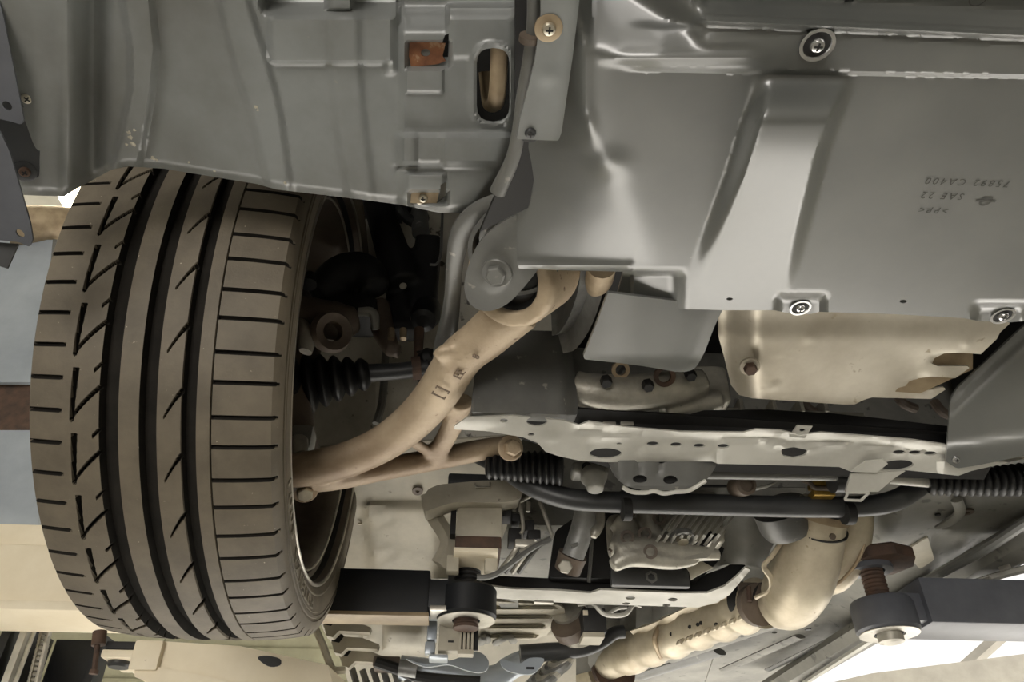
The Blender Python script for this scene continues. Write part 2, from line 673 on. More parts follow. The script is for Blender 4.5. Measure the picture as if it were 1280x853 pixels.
# ================================================================== car shell above everything
body = thing('car_body', 'car body shell raised on the lift above all the parts', 'car', (0.37, 1.5, 0.6))
box('engine_bay_top', (0.40, 0.72, 1.02), (1.62, 1.30, 0.03), 'engine_dark', body, 0.004)
box('cabin_floor', (0.36, 2.95, 0.62), (1.36, 3.2, 0.06), 'grey_body', body, 0.01)
box('firewall', (0.47, 1.36, 0.80), (1.56, 0.03, 0.44), 'grey_body', body, 0.004)
box('front_panel', (0.40, 0.085, 0.80), (1.62, 0.04, 0.44), 'engine_dark', body, 0.01)
box('side_panel', (1.22, 0.72, 0.79), (0.03, 1.30, 0.46), 'engine_dark', body, 0.004)
box('wheel_house', (1.06, 0.84, 0.72), (0.03, 0.9, 0.62), 'engine_dark', body, 0.004)  # unseen panel added to block sky showing past the heat shield
# fender over the near wheel: an arch ring round the wheel opening
WC = Vector((-0.283, 0.842, 0.556))
V, F = [], []
for i in range(33):
    a = 0.75 + (PI - 1.2) * i / 32
    for (dx, r) in ((-0.135, 0.375), (-0.135, 0.50), (-0.10, 0.50), (0.16, 0.40), (0.16, 0.375)):
        V.append(WC + Vector((dx, -r * math.cos(a), r * math.sin(a))))
for i in range(32):
    for k in range(5):
        a, b = i * 5 + k, i * 5 + (k + 1) % 5
        F.append((a, b, b + 5, a + 5))
F += [(4, 3, 2, 1, 0), tuple(32 * 5 + k for k in range(5))]
obj('fender', V, F, 'grey_paint', body)

# ================================================================== front wheel
wheel = thing('wheel_assembly', 'dusty worn front wheel with wide low profile tyre, left of the suspension arm', 'wheel', WC)
RT_, NP = 0.32, 34
PER = 56


def wpt(s, r, th):
    return WC + Vector((s, -r * math.cos(th), r * math.sin(th)))


def make_tyre():
    prof = []          # (s, r, tread weight)
    side = [(0.103, 0.254), (0.1075, 0.258), (0.1105, 0.262), (0.1122, 0.266), (0.1126, 0.2665), (0.1126, 0.2685), (0.1122, 0.269), (0.1132, 0.272), (0.1136, 0.280), (0.1136, 0.2878),
            (0.1128, 0.2882), (0.1128, 0.2906), (0.1136, 0.2910), (0.1132, 0.2938), (0.1118, 0.2943), (0.1118, 0.2972), (0.1128, 0.2977), (0.1120, 0.3020), (0.1105, 0.3065), (0.1082, 0.3104)]
    for s, r in side:
        prof.append((-s, r, 1.0 if r > 0.308 else 0.0))
    e = 0.0013
    ss = list(np.linspace(-0.106, 0.106, 80)) + list(np.linspace(-0.0715, -0.0440, 44)) + list(np.linspace(0.0125, 0.0280, 22))
    for g0, g1 in ((-0.0436, -0.0266), (-0.0087, 0.0068), (0.0277, 0.0412), (0.0529, 0.0547)):
        ss += [g0, g0 + e * 0.5, g0 + e, g1 - e, g1 - e * 0.5, g1]
    ss = sorted(set(round(float(x), 5) for x in ss))
    for s in ss:
        prof.append((s, RT_ - 0.0065 * abs(s / 0.106) ** 3.2, 1.0))
    for s, r in reversed(side):
        prof.append((s, r, 1.0 if r > 0.308 else 0.0))
    S = np.array([p[0] for p in prof]); R = np.array([p[1] for p in prof]); Wt = np.array([p[2] for p in prof])
    nt = NP * PER
    th = np.arange(nt) / nt * 2 * PI
    u = (th / (2 * PI) * NP)[:, None] % 1.0
    L = 2 * PI * RT_ / NP
    s = S[None, :]
    D = np.zeros((nt, len(S)))

    def cut(dist, hw, edge, depth):
        return depth * np.clip((hw - dist) / edge + 0.0, 0, 1)
    for g0, g1, dp in ((-0.0436, -0.0266, 0.0105), (-0.0087, 0.0068, 0.0105), (0.0277, 0.0412, 0.0105), (0.0529, 0.0547, 0.003)):
        c, hw = (g0 + g1) / 2, (g1 - g0) / 2
        D = np.maximum(D, cut(np.abs(s - c) + 0 * u, hw, e if dp > 0.004 else 0.0006, dp))

    def ud(a, b):
        return np.abs((a - b + 0.5) % 1.0 - 0.5)
    u2 = (2 * u) % 1.0
    # outer shoulder slits
    D = np.maximum(D, cut(ud(u2, 0.5 + 0 * s) * L / 2, 0.0019, 0.0009, 0.0055) * (s < -0.079))
    # straight slots
    inseg = (ud(u, 0.5) < 0.41)
    D = np.maximum(D, cut(np.abs(s + 0.0665 - (u - 0.5) * 0.003), 0.0024 + 0.0012 * (u - 0.5), 0.0009, 0.0065) * inseg)
    # thin diagonals from the slot foot up to the first groove
    t = np.clip((s + 0.068) / 0.0244, 0, 1)
    D = np.maximum(D, cut(ud(u, 0.10 + 0.52 * t ** 0.75) * L * 0.42, 0.0011, 0.0006, 0.006) * ((s > -0.068) & (s < -0.042)))
    # short nicks on the first groove
    D = np.maximum(D, cut(ud(u, 0.93 + (s + 0.046) * 18) * L * 0.6, 0.0012, 0.0006, 0.005) * ((s > -0.0495) & (s < -0.042)))
    # curved slits in the second rib
    t = np.clip((0.0290 - s) / 0.0165, 0, 1)
    D = np.maximum(D, cut(ud(u, 0.62 - 0.44 * t ** 1.25) * L * 0.42, 0.0013 * (1.15 - 0.7 * t), 0.0006, 0.006) * ((s < 0.0290) & (s > 0.0125)))
    # inner shoulder slits
    par = np.floor(2 * u) % 2
    D = np.maximum(D, cut(ud(u2, 0.5 + 4 / 56 * (par - 0.5) + 0 * s) * L / 2, 0.0017, 0.0008, 0.0055) * (s > 0.0545))
    r = R[None, :] - D * Wt[None, :]
    n = len(S)
    co = np.empty((nt, n, 3))
    co[:, :, 0] = S[None, :]
    co[:, :, 1] = -r * np.cos(th)[:, None]
    co[:, :, 2] = r * np.sin(th)[:, None]
    ii = np.arange(nt)[:, None]; jj = np.arange(n - 1)[None, :]
    i2 = (ii + 1) % nt
    q = np.stack(np.broadcast_arrays(ii * n + jj, ii * n + jj + 1, i2 * n + jj + 1, i2 * n + jj), -1).reshape(-1, 4)
    q = q[:, ::-1]
    me = bpy.data.meshes.new('tyre')
    me.vertices.add(nt * n)
    me.vertices.foreach_set('co', co.ravel())
    me.loops.add(q.size)
    me.loops.foreach_set('vertex_index', np.ascontiguousarray(q).ravel().astype(np.int32))
    me.polygons.add(len(q))
    me.polygons.foreach_set('loop_start', np.arange(0, q.size, 4, dtype=np.int32))
    me.polygons.foreach_set('use_smooth', np.ones(len(q), bool))
    me.update(calc_edges=True)
    me.set_sharp_from_angle(angle=math.radians(40))
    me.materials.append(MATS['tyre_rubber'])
    me.materials.append(MATS['groove_rubber'])          # darker rubber on faces cut below the running face
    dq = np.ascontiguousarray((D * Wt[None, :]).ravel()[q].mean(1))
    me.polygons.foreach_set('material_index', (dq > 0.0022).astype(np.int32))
    o = bpy.data.objects.new('tyre', me)
    COL.objects.link(o)
    o.parent = wheel
    return o


tyre = make_tyre()


def text_mesh(body, size, ext, align='LEFT', spacing=1.0):
    cu = bpy.data.curves.new('t', 'FONT')
    cu.body = body
    cu.size = size
    cu.extrude = ext
    cu.align_x = align
    cu.space_character = spacing
    cu.resolution_u = 2
    o = bpy.data.objects.new('t', cu)
    COL.objects.link(o)
    dg = bpy.context.evaluated_depsgraph_get()
    em = o.evaluated_get(dg).to_mesh()
    V = [v.co.copy() for v in em.vertices]
    F = [tuple(p.vertices) for p in em.polygons]
    o.evaluated_get(dg).to_mesh_clear()
    bpy.data.objects.remove(o)
    bpy.data.curves.remove(cu)
    return V, F


def wheel_text(body, th0, span, r0, size, s0, name='lettering'):
    V, F = text_mesh(body, size, 0.0007, spacing=1.15)
    W_ = []
    wmax = max(v.x for v in V)
    for v in V:
        W_.append(wpt(s0 + v.z, r0 + v.y, th0 + span * v.x / wmax))
    obj(name, W_, F, 'tyre_letter', tyre, smooth=False, label='raised tyre sidewall lettering')


wheel_text('POTENZA', math.radians(-101), math.radians(29), 0.2722, 0.0195, 0.1139)
wheel_text('S001', math.radians(-68), math.radians(14), 0.2722, 0.0195, 0.1139)

# rim: barrel, lip, spokes
lathe('rim_barrel', [(0.246, 0.090), (0.2565, 0.096), (0.2590, 0.102), (0.2590, 0.1065), (0.2568, 0.1095), (0.2540, 0.1085), (0.2525, 0.096), (0.2500, 0.082), (0.2455, 0.082), (0.2425, 0.092), (0.2390, 0.0945), (0.2355, 0.091), (0.231, 0.075),
                     (0.228, 0.03), (0.227, -0.05), (0.222, -0.075), (0.222, -0.085), (0.234, -0.085), (0.236, 0.065), (0.244, 0.078)], WC, (1, 0, 0), 'rim_paint', wheel, seg=96, closed=True)
def ring_pts(s_, r_, n=96):
    return [wpt(s_, r_, 2 * PI * k / n) for k in range(n)]


tube('rim_lip', ring_pts(0.1095, 0.2565), 0.0019, 'bare_steel', wheel, seg=8, sub=0, closed=True, label='bright rim lip')  # lip ring in brighter steel than the barrel
tube('rim_step', ring_pts(0.0945, 0.2390), 0.0016, 'bare_steel', wheel, seg=8, sub=0, closed=True)
lathe('rim_gap_shade', [(0.2440, 0.0835), (0.2510, 0.0835), (0.2530, 0.100), (0.2518, 0.100), (0.2500, 0.0845), (0.2440, 0.0845)], WC, (1, 0, 0), 'engine_dark', wheel, seg=96, closed=True)  # dark lining paints the shade of the rim groove
lathe('rim_hub', [(1e-6, -0.045), (0.075, -0.045), (0.085, -0.055), (0.085, -0.085), (0.06, -0.095), (1e-6, -0.095)], WC, (1, 0, 0), 'rim_paint', wheel, seg=32)
for k in range(10):
    a = 2 * PI * k / 10 + 0.2
    d = Vector((0, math.cos(a), math.sin(a)))
    tube('spoke', [WC + Vector((-0.07, 0, 0)) + d * 0.07, WC + Vector((-0.076, 0, 0)) + d * 0.15, WC + Vector((-0.08, 0, 0)) + d * 0.226], [0.022, 0.016, 0.02], 'rim_paint', wheel, seg=10, flat=0.6, up=(1, 0, 0))

# ================================================================== brake and knuckle behind the wheel
brake = thing('brake_disc', 'dark vented brake disc inside the wheel barrel', 'brake disc', WC + Vector((0.02, 0, -0.17)))
lathe('disc_face', [(0.06, 0.0), (0.17, 0.0), (0.171, 0.003), (0.171, 0.008), (0.06, 0.008)], WC + Vector((0.025, 0, 0)), (1, 0, 0), 'cast_dark', brake, seg=64, closed=True)
lathe('disc_face', [(0.06, 0.0), (0.17, 0.0), (0.171, 0.003), (0.171, 0.008), (0.06, 0.008)], WC + Vector((0.008, 0, 0)), (1, 0, 0), 'cast_dark', brake, seg=64, closed=True)
lathe('dust_shield', [(0.05, 0.0), (0.15, 0.0), (0.165, 0.006), (0.167, 0.006), (0.152, -0.003), (0.05, -0.003)], WC + Vector((0.043, 0, 0)), (1, 0, 0), 'rim_paint', brake, seg=48, closed=True)

# ================================================================== wheel arch liner
LIN = Pl((0, 0.45, 0.505), (0.02, -0.30, -0.95))
liner = thing('fender_liner', 'grey plastic wheel arch liner with ribs above the tyre', 'fender liner', LIN.at(330, 240))
A0 = [(150, -60), (153, 0), (162, 60), (163, 110), (152, 165), (140, 212)]
A1 = [(186, -60), (190, 0), (196, 60), (191, 110), (178, 190), (172, 212)]
B0 = [(262, -60), (273, 0), (298, 100), (316, 150), (334, 232)]
B1 = [(300, -60), (310, 0), (344, 110), (352, 150), (364, 238)]
C0 = [(412, 80), (418, 150), (436, 250)]
C1 = [(449, 80), (456, 150), (468, 250)]


def band(x, y, l, r, s):
    return sst(lerp_at(l, y) - s, lerp_at(l, y) + s, x) * (1 - sst(lerp_at(r, y) - s, lerp_at(r, y) + s, x))


def liner_h(x, y):
    h = 0.0
    h += 0.009 * band(x, y, A0, A1, 6)
    h += 0.006 * band(x, y, B0, B1, 6)
    h += 0.0045 * band(x, y, C0, C1, 7)
    # outer side rolls towards the bumper corner
    h += 0.026 * (1 - sst(40, 128, x))
    h -= 0.012 * math.exp(-((x - 116) / 15.0) ** 2)
    h += 0.007 * math.exp(-((x - 86) / 12.0) ** 2)
    # sloping front wall above the raised plate
    h -= 0.026 * sst(322, 336, x) * (1 - sst(494, 504, x)) * (1 - sst(0, 21, y)) * (1 - 0.85 * bxs(x, y, 408, -200, 440, 12, 3))
    h += 0.007 * sst(333, 342, x) * (1 - sst(488, 498, x)) * sst(18, 24, y) * (1 - sst(74, 81, y))
    h += 0.005 * sst(478, 486, x) * (1 - sst(490, 500, x)) * sst(72, 80, y) * (1 - sst(86, 97, y))
    # right hand block with its own sloping front wall
    h += 0.005 * sst(496, 506, x) * sst(10, 20, y)
    h -= 0.026 * sst(494, 502, x) * (1 - sst(556, 562, x)) * (1 - sst(2, 46, y))
    h -= 0.026 * sst(556, 562, x) * (1 - sst(2, 10, y))
    h += 0.003 * bxs(x, y, 562, 22, 640, 72, 4)
    h -= 0.008 * bxs(x, y, 509, 52, 562, 84, 2.5)
    h += 0.004 * bxs(x, y, 506, 87, 554, 116, 3)
    h += 0.010 * sst(488, 506, x) * sst(163, 174, y) * (1 - sst(201, 211, y)) * (1 - 0.35 * bxs(x, y, 520, 160, 553, 220, 3))
    h -= 0.004 * bxs(x, y, 495, 205, 522, 212, 3)
    h += 0.005 * bxs(x, y, 508, 218, 556, 239, 3)
    h -= 0.008 * bxs(x, y, 512, 240, 560, 255, 2.5)
    # raised rim of the slot
    d = math.hypot(max(0, abs(x - 616) - 3) / 1.0, max(0, abs(y - 105) - 30))
    h += 0.003 * math.exp(-((d - 21) / 3.5) ** 2)
    # right flank turns away
    e = lerp_at([(660, -60), (655, 60), (648, 150), (632, 215), (600, 262)], y)
    h -= 0.028 * sst(-16, 14, x - e) 
    # bottom edge rolls up into the arch
    be = lerp_at_x(x)
    h -= 0.006 * sst(-10, 2, y - be)
    return h


LE = [(28, 244), (80, 246), (96, 236), (140, 212), (160, 208), (205, 211), (320, 230), (345, 237), (455, 250), (500, 256), (548, 266), (582, 266), (604, 260), (626, 236), (642, 200)]


def lerp_at_x(x):
    if x <= LE[0][0]:
        return LE[0][1]
    for (xa, ya), (xb, yb) in zip(LE, LE[1:]):
        if x <= xb:
            return ya + (yb - ya) * (x - xa) / (xb - xa)
    return LE[-1][1]


mv = lambda L_, o: [(x + o, y) for x, y in L_]
LL = [mv(q, o) for q in (A0, A1, B0, B1, C0, C1) for o in (-5, 0, 5)]
slot = rnd([(596, 60), (637, 60), (637, 153), (596, 153)], 20)
lhole1 = [(556, 44), (561, 42), (560, 72), (553, 72), (550, 62)]
lhole2 = [(551, 231), (558, 228), (557, 246), (549, 252)]
out = [(-40, -150), (676, -150), (668, -60), (662, 60), (652, 150), (643, 200)] + list(reversed(LE[:-1])) + [(20, 225), (-40, 200)]
sheet('liner_panel', out, LIN, 'liner_plastic', liner, h=liner_h, lines=LL, holes=[slot, lhole1, lhole2], step=3.6, thick=0.0025)
# inner return wall of the liner behind the slot
hook = thing('tow_hook', 'pale steel towing loop seen through the slot in the liner', 'tow hook', LIN.at(622, 130, -0.03))
tube('loop', [LIN.at(x, y, 0.0005) for x, y in ((624, 40), (624, 66), (623, 95), (621, 120))] + [LIN.at(618, 130, -0.016), LIN.at(612, 128, -0.034), LIN.at(608, 90, -0.045)], 0.0072, 'bronze', hook, seg=14, flat=0.8)
# rusty clip nuts and their screws
clip = thing('clip_nut', 'rusty orange clip nut with empty hole on the liner', 'clip', LIN.at(536, 66))
RU = Pl(LIN.at(536, 68, -0.001), LIN.n)
sheet('clip_plate', [(512, 50), (557, 54), (553, 70), (557, 76), (548, 80), (514, 84), (511, 70)], RU, 'rust', clip, holes=[ell(532, 66, 6, 5)], thick=0.0018)
clip2 = thing('clip_nut', 'tan clip nut with silver screw at the liner edge', 'clip', LIN.at(530, 246))
RU2 = Pl(LIN.at(530, 247, 0.0), LIN.n)
sheet('clip_plate', [(514, 239), (549, 239), (546, 255), (513, 254)], RU2, 'bronze', clip2, thick=0.0018)
screw(RU2.at(529, 248), LIN.n, 0.0042, clip2, 'zinc', 'zinc')
# scuff marks, real scraped lumps
for (x, y, r) in ((163, 172, 5), (166, 180, 5), (161, 166, 3.5), (168, 163, 3), (158, 181, 3), (191, 198, 4), (196, 200, 2.5), (320, 134, 3.2), (322, 138, 2.2), (236, 203, 2.5), (356, 229, 2.5), (268, 214, 2.5)):
    c = LIN.at(x, y, liner_h(x, y) + 0.0002)
    rr = r / FPX * 0.62
    V, F = [], []
    a, u, w = frame(LIN.n)
    n = 9
    V.append(c + a * 0.0006)
    for k in range(n):
        q = rr * (0.55 + 0.6 * random.random())
        V.append(c + u * q * math.cos(2 * PI * k / n) + w * q * math.sin(2 * PI * k / n) - a * 0.0004)
    F = [(0, 1 + k, 1 + (k + 1) % n) for k in range(n)]
    obj('scuff', V, F, 'scrape', liner, smooth=False, label='pale scraped scuff')

# dark flange with screws on the outer end of the liner
FLN = Pl(LIN.at(20, 120, 0.026), (0.35, -0.3, -0.9))
flange = thing('liner_flange', 'dark flange plate with two screws at the bumper corner', 'flange', FLN.at(30, 220))
sheet('flange_plate', rnd([(-40, -60), (-2, -60), (18, 0), (52, 112), (49, 222), (34, 224), (-40, 190)], 4), FLN, 'dark_plastic', flange, thick=0.003)
for x, y in ((34, 123), (31, 215)):
    screw(FLN.at(x, y, 0.001), FLN.n, 0.0045, flange, 'rust_dark' if y > 200 else 'zinc', 'dark_plastic')

BMP = Pl(LIN.at(10, 140, 0.05), (0.25, -0.55, -0.8))
bc1 = thing('bumper_bracket', 'upper grey bumper end tab with one bolt hole', 'bumper bracket', BMP.at(8, 150))
sheet('bracket_plate', rnd([(-40, -30), (-8, -30), (4, 20), (24, 120), (30, 150), (26, 156), (14, 152), (-40, 140)], 3), BMP, 'grey_paint', bc1, holes=[ell(9, 132, 7, 4.5, rot=0.7)], thick=0.003)
bc2 = thing('bumper_bracket', 'lower grey bumper end tab hanging beside the tyre', 'bumper bracket', BMP.at(20, 300))
sheet('bracket_plate', rnd([(-40, 150), (0, 164), (12, 190), (38, 280), (41, 300), (37, 309), (24, 303), (-40, 296)], 3), BMP, 'grey_paint', bc2, holes=[ell(25, 292, 6.5, 4, rot=0.7)], thick=0.003)
B3 = Pl(BMP.at(8, 315, -0.008), (0.25, -0.75, -0.6))
sheet('bracket_fin', [(-40, 300), (23, 305), (9, 336), (-40, 320)], B3, 'dark_plastic', bc2, thick=0.003)

# ================================================================== engine undercover
UC = Pl((0.2, 0.43, 0.400), (0.0, -0.05, -1.0))
cover = thing('engine_undercover', 'large grey moulded plastic engine undercover at upper right', 'undercover', UC.at(960, 385))
G0 = [(960, -60), (962, 60), (957, 120), (925, 220), (880, 335), (868, 372)]
G1 = [(1064, -60), (1064, 90), (1056, 125), (1032, 185), (1005, 290), (985, 372)]


def cover_h(x, y):
    h = 0.0
    # front lip beyond the bright ridge
    ridge = 26 + (x - 885) * 0.046
    on = sst(860, 890, x)
    h += 0.007 * on * math.exp(-((y - ridge) / 5.0) ** 2)
    h -= 0.020 * on * (1 - sst(ridge - 34, ridge - 2, y))
    h += 0.010 * (1 - sst(ridge - 120, ridge - 30, y)) * on
    # step between flange band and main panel
    st = 88 + (x - 850) * 0.018
    h += 0.004 * sst(770, 830, x) * (1 - sst(st - 3, st + 3, y)) * sst(ridge + 2, ridge + 14, y)
    # ramp: steep front wall, then a long slope back to the panel
    l, r = lerp_at(G0, y), lerp_at(G1, y)
    ch = sst(l - 22, l + 8, x) * (1 - sst(r - 12, r + 8, x))
    h += ch * 0.030 * sst(88, 156, y) * (1 - sst(150, 400, y))
    # bulge at the top: sloping front wall that ends in a point
    if x < 900:
        yu = -40 + max(0.0, x - 735) * 0.645
        yu = min(yu, 62)
        m1 = 0.5 * (y + yu + math.sqrt((y - yu) ** 2 + 60))
        h -= 0.00050 * 0.5 * ((62 - m1) + math.sqrt((62 - m1) ** 2 + 40)) * sst(712, 742, x) * (1 - sst(860, 900, x))
    h += 0.004 * math.exp(-((y - 72) / 8.0) ** 2) * sst(735, 790, x) * (1 - sst(930, 970, x))
    # left side falls away from a long fold
    f = lerp_at([(716, -60), (722, 60), (722, 130), (735, 185), (760, 230), (800, 330)], y)
    q = (f - x) + 10
    soft = 0.5 * (q + math.sqrt(q * q + 16 ** 2))
    h -= 0.00048 * soft * (1.25 - 0.90 * min(max((y - 110) / 225.0, 0.0), 1.0))
    h += 0.0025 * math.exp(-((x - 762) / 22.0) ** 2 - ((y - 205) / 16.0) ** 2)
    h += 0.0035 * math.exp(-((x - f - 8) / 9.0) ** 2) * (1 - sst(150, 190, y))
    # rolled lower edge
    if x < 790:
        h += 0.0022 * math.exp(-((y - 333) / 6.0) ** 2)
        h -= 0.004 * sst(334, 341, y)
    # screw bosses on the trailing edge
    for bx, by, w in ((1000, 383, 26), (1250, 394, 30)):
        h -= 0.009 * sst(bx - w - 8, bx - w + 4, x) * (1 - sst(bx + w - 4, bx + w + 10, x)) * sst(by - 17, by - 8, y)
    # small corner flap
    h -= 0.010 * sst(338, 344, y) * (1 - sst(835, 862, x))
    return h


RL = lambda o: [(x, 26 + (x - 885) * 0.046 + o) for x in (850, 1000, 1150, 1655)]
SLn = lambda o: [(x, 88 + (x - 850) * 0.018 + o) for x in (740, 900, 1080, 1655)]
off = lambda L_, o: [(x + o, y) for x, y in L_ if y > 95]
CL = [RL(o) for o in (-9, -5, -2.5, 0, 2.5, 5, 9)] + [SLn(o) for o in (-3, 0, 3)] + [off(G1, o) for o in (-12, -6, 0, 7)] + [off(G0, o) for o in (-18, -10, -3, 6)]
edge = [(646, 170), (646, 328), (649, 336), (700, 338), (779, 340), (770, 376), (822, 378), (842, 386), (905, 388), (968, 388), (982, 391), (1012, 393), (1024, 390), (1120, 393), (1205, 398), (1226, 402), (1262, 403), (1290, 401), (1660, 424), (1660, -190), (734, -190), (722, -70), (716, 0), (700, 168)]
sheet('cover_panel', edge, UC, 'cover_plastic', cover, h=cover_h, step=4, thick=0.003, lines=CL,
      holes=[ell(912, 374, 4, 1.8), ell(1129, 377, 4.5, 2.2), ell(1061, 1, 6, 3, rot=-0.2)])
lip = Pl(UC.at(820, 380, -0.004), (0.12, -0.22, -1.0))


def lip_h(x, y):
    return -0.006 * (1 - sst(735, 800, x)) + 0.004 * math.exp(-((x - 872 + (y - 420) * 0.4) / 14.0) ** 2) + 0.003 * sst(448, 462, y)


sheet('cover_skirt', rnd([(760, 366), (905, 384), (893, 408), (880, 443), (868, 463), (850, 466), (800, 457), (728, 449), (746, 404)], [2, 4, 12, 12, 10, 10, 20, 6, 14]), lip, 'cover_plastic', cover, h=lip_h, step=6, thick=0.003)
for x, y, r in ((1021, 55, 0.0052), (1000, 384, 0.0045), (1253, 394, 0.0050)):
    p = UC.at(x, y, cover_h(x, y))
    lathe('screw_cup', [(r * 2.0, 0.0005), (r * 2.0, 0.0016), (r * 1.6, 0.0016), (r * 1.45, 0.0004)], p, UC.n, 'silver_screw', cover, seg=24, closed=True)
    lathe('cup_floor', [(r * 1.62, 0.0004), (r * 1.62, 0.0009), (1e-6, 0.0009)], p, UC.n, 'engine_dark', cover, seg=24)
    screw(p + UC.n * 0.0008, UC.n, r * 0.95, cover)
# moulded marks, upside down as the photograph shows them


def mark(V, F, cx, cy, s, rot, name, ext=0.0006):
    c = UC.at(cx, cy)
    dx = (UC.at(cx + 10, cy + rot * 10) - c).normalized()
    dy = UC.n.cross(dx).normalized()
    if (UC.at(cx, cy - 10) - c).dot(dy) < 0:
        dy = -dy
    W_ = [c - dx * (v.x * s) - dy * (v.y * s) + UC.n * (0.0004 + cover_h(cx, cy) + v.z) for v in V]
    obj(name, W_, F, 'emboss_dark', cover, smooth=False, label='moulded marking in the plastic')


def text_mark(body, cx, cy, size, rot=0.04):
    V, F = text_mesh(body, 1.0, 0.0, 'CENTER', 1.35)
    for v in V:
        v.z = 0.0
    mark(V, F, cx, cy, size, rot, 'moulded_text')


text_mark('75892 CA400', 1212, 224, 0.0082)
text_mark('SAE 22', 1180, 241, 0.0082)
text_mark('>PP<', 1169, 259, 0.0082)
V = []; F = []
for i in range(13):                                    # bar over a half ring
    a = PI * i / 12
    V += [Vector((1.0 * math.cos(a), 1.0 * math.sin(a), 0)), Vector((0.75 * math.cos(a), 0.75 * math.sin(a), 0))]
F = [(2 * i, 2 * i + 1, 2 * i + 3, 2 * i + 2) for i in range(12)]
b = len(V)
V += [Vector(q) for q in ((-1.6, 0.22, 0), (1.6, 0.22, 0), (1.6, -0.22, 0), (-1.6, -0.22, 0), (-0.95, -0.3, 0), (0.95, -0.3, 0), (0.7, -0.75, 0), (-0.7, -0.75, 0))]
F += [(b, b + 1, b + 2, b + 3), (b + 4, b + 5, b + 6, b + 7)]
mark(V, F, 1232, 251, 0.0046, 0.04, 'moulded_emblem')
V, F = lathe_geo([(1.0, 0), (0.86, 0)], (0, 0, 0), (0, 0, 1), 24)
mark([Vector((v.x * 1.0, v.y * 0.85, 0)) for v in V], [f for f in F if len(f) == 4], 1237, 16, 0.0052, 0.0, 'moulded_ring')

# rubber-edged side strip left of the cover
SD = Pl(UC.at(680, 90, 0.002), (0.1, -0.1, -1.0))
strip = thing('cover_side_strip', 'narrow grey mounting strip with washer screw between liner and undercover', 'strip', SD.at(670, 175))


def strip_h(x, y):
    return -0.006 * sst(706, 724, x + (y - 80) * 0.12) + 0.0015 * math.exp(-((y - 95) / 10.0) ** 2 - ((x - 685) / 10.0) ** 2)


sheet('strip_plate', rnd([(676, -150), (742, -150), (716, 70), (702, 165), (698, 176), (646, 174), (650, 150), (668, 80), (676, 20)], 3), SD, 'liner_plastic', strip, h=strip_h, step=6, thick=0.003)
screw(SD.at(686, 36, 0.001), SD.n, 0.0044, strip, 'zinc', 'bronze')
screw(SD.at(663, 166, 0.0), SD.n, 0.0040, strip, 'dark_plastic', 'engine_dark')
pipe = thing('coolant_hose', 'dark grey hose running down between liner and undercover', 'hose', SD.at(648, 200, -0.02))
tube('hose', [SD.at(x, y, -0.010) for x, y in ((670, -140), (668, -30), (667, 30), (664, 75), (655, 120), (648, 165), (640, 200), (622, 240))], [0.0042, 0.0042, 0.0042, 0.0055, 0.0050, 0.0046, 0.0050, 0.006], 'subframe_paint', pipe, seg=12)
tube('hose_clamp', [SD.at(662, 44, -0.006), SD.at(661, 52, -0.006)], 0.0062, 'cast_dark', pipe, seg=12)
# dark sheet painting the shade in the gap
sheet('gap_shade', [(644, -150), (710, -150), (690, 120), (660, 260), (600, 290), (632, 215), (644, 160)], Pl(SD.at(655, 120, -0.045), SD.n), 'engine_dark', pipe, thick=0.004)

# ================================================================== lower control arm


def zarm(x, y):
    """height of the arm along its length"""
    return 0.385 + 0.070 * sst(380, 680, x)


def AP(x, y, dz=0.0):
    return PZ(x, y, zarm(x, y) + dz)


arm = thing('lower_wishbone', 'brown cast lower control arm reaching from the wheel to the bushing bracket', 'control arm', AP(380, 605, -0.02))
main_pts = [(330, 596), (375, 588), (430, 576), (480, 554), (520, 523), (548, 490), (575, 448), (604, 424), (634, 398), (655, 385)]
main_r = [0.023, 0.0235, 0.0235, 0.0235, 0.024, 0.024, 0.024, 0.025, 0.026, 0.024]
g = [tube_geo([AP(x, y, 0.012) for x, y in main_pts], main_r, 16, 6, flat=0.80, up=(0, 0, 1))]
# second limb to the rear bushing
g.append(tube_geo([AP(x, y, 0.012) for x, y in ((360, 600), (420, 596), (470, 588), (530, 577), (580, 567), (615, 560), (640, 556))], [0.021, 0.019, 0.017, 0.0165, 0.0165, 0.0155, 0.0145], 14, 5, flat=0.8, up=(0, 0, 1)))
# web between the limbs
g.append(tube_geo([AP(x, y, 0.010) for x, y in ((573, 500), (566, 530), (553, 555), (540, 575))], [0.018, 0.0135, 0.013, 0.015], 12, 5, flat=0.7, up=(0, 0, 1)))
g.append(tube_geo([AP(x, y, 0.010) for x, y in ((505, 545), (525, 558), (548, 572))], [0.009, 0.008, 0.010], 12, 5, flat=0.7, up=(0, 0, 1)))
# ring for the large bushing
EYE = PZ(642, 348, 0.452)
EAX = Vector((-0.50, -0.42, -0.76)).normalized()
g.append(lathe_geo([(0.029, -0.055), (0.040, -0.055), (0.045, -0.048), (0.045, 0.006), (0.042, 0.012), (0.029, 0.012)], EYE, EAX, 40, True))
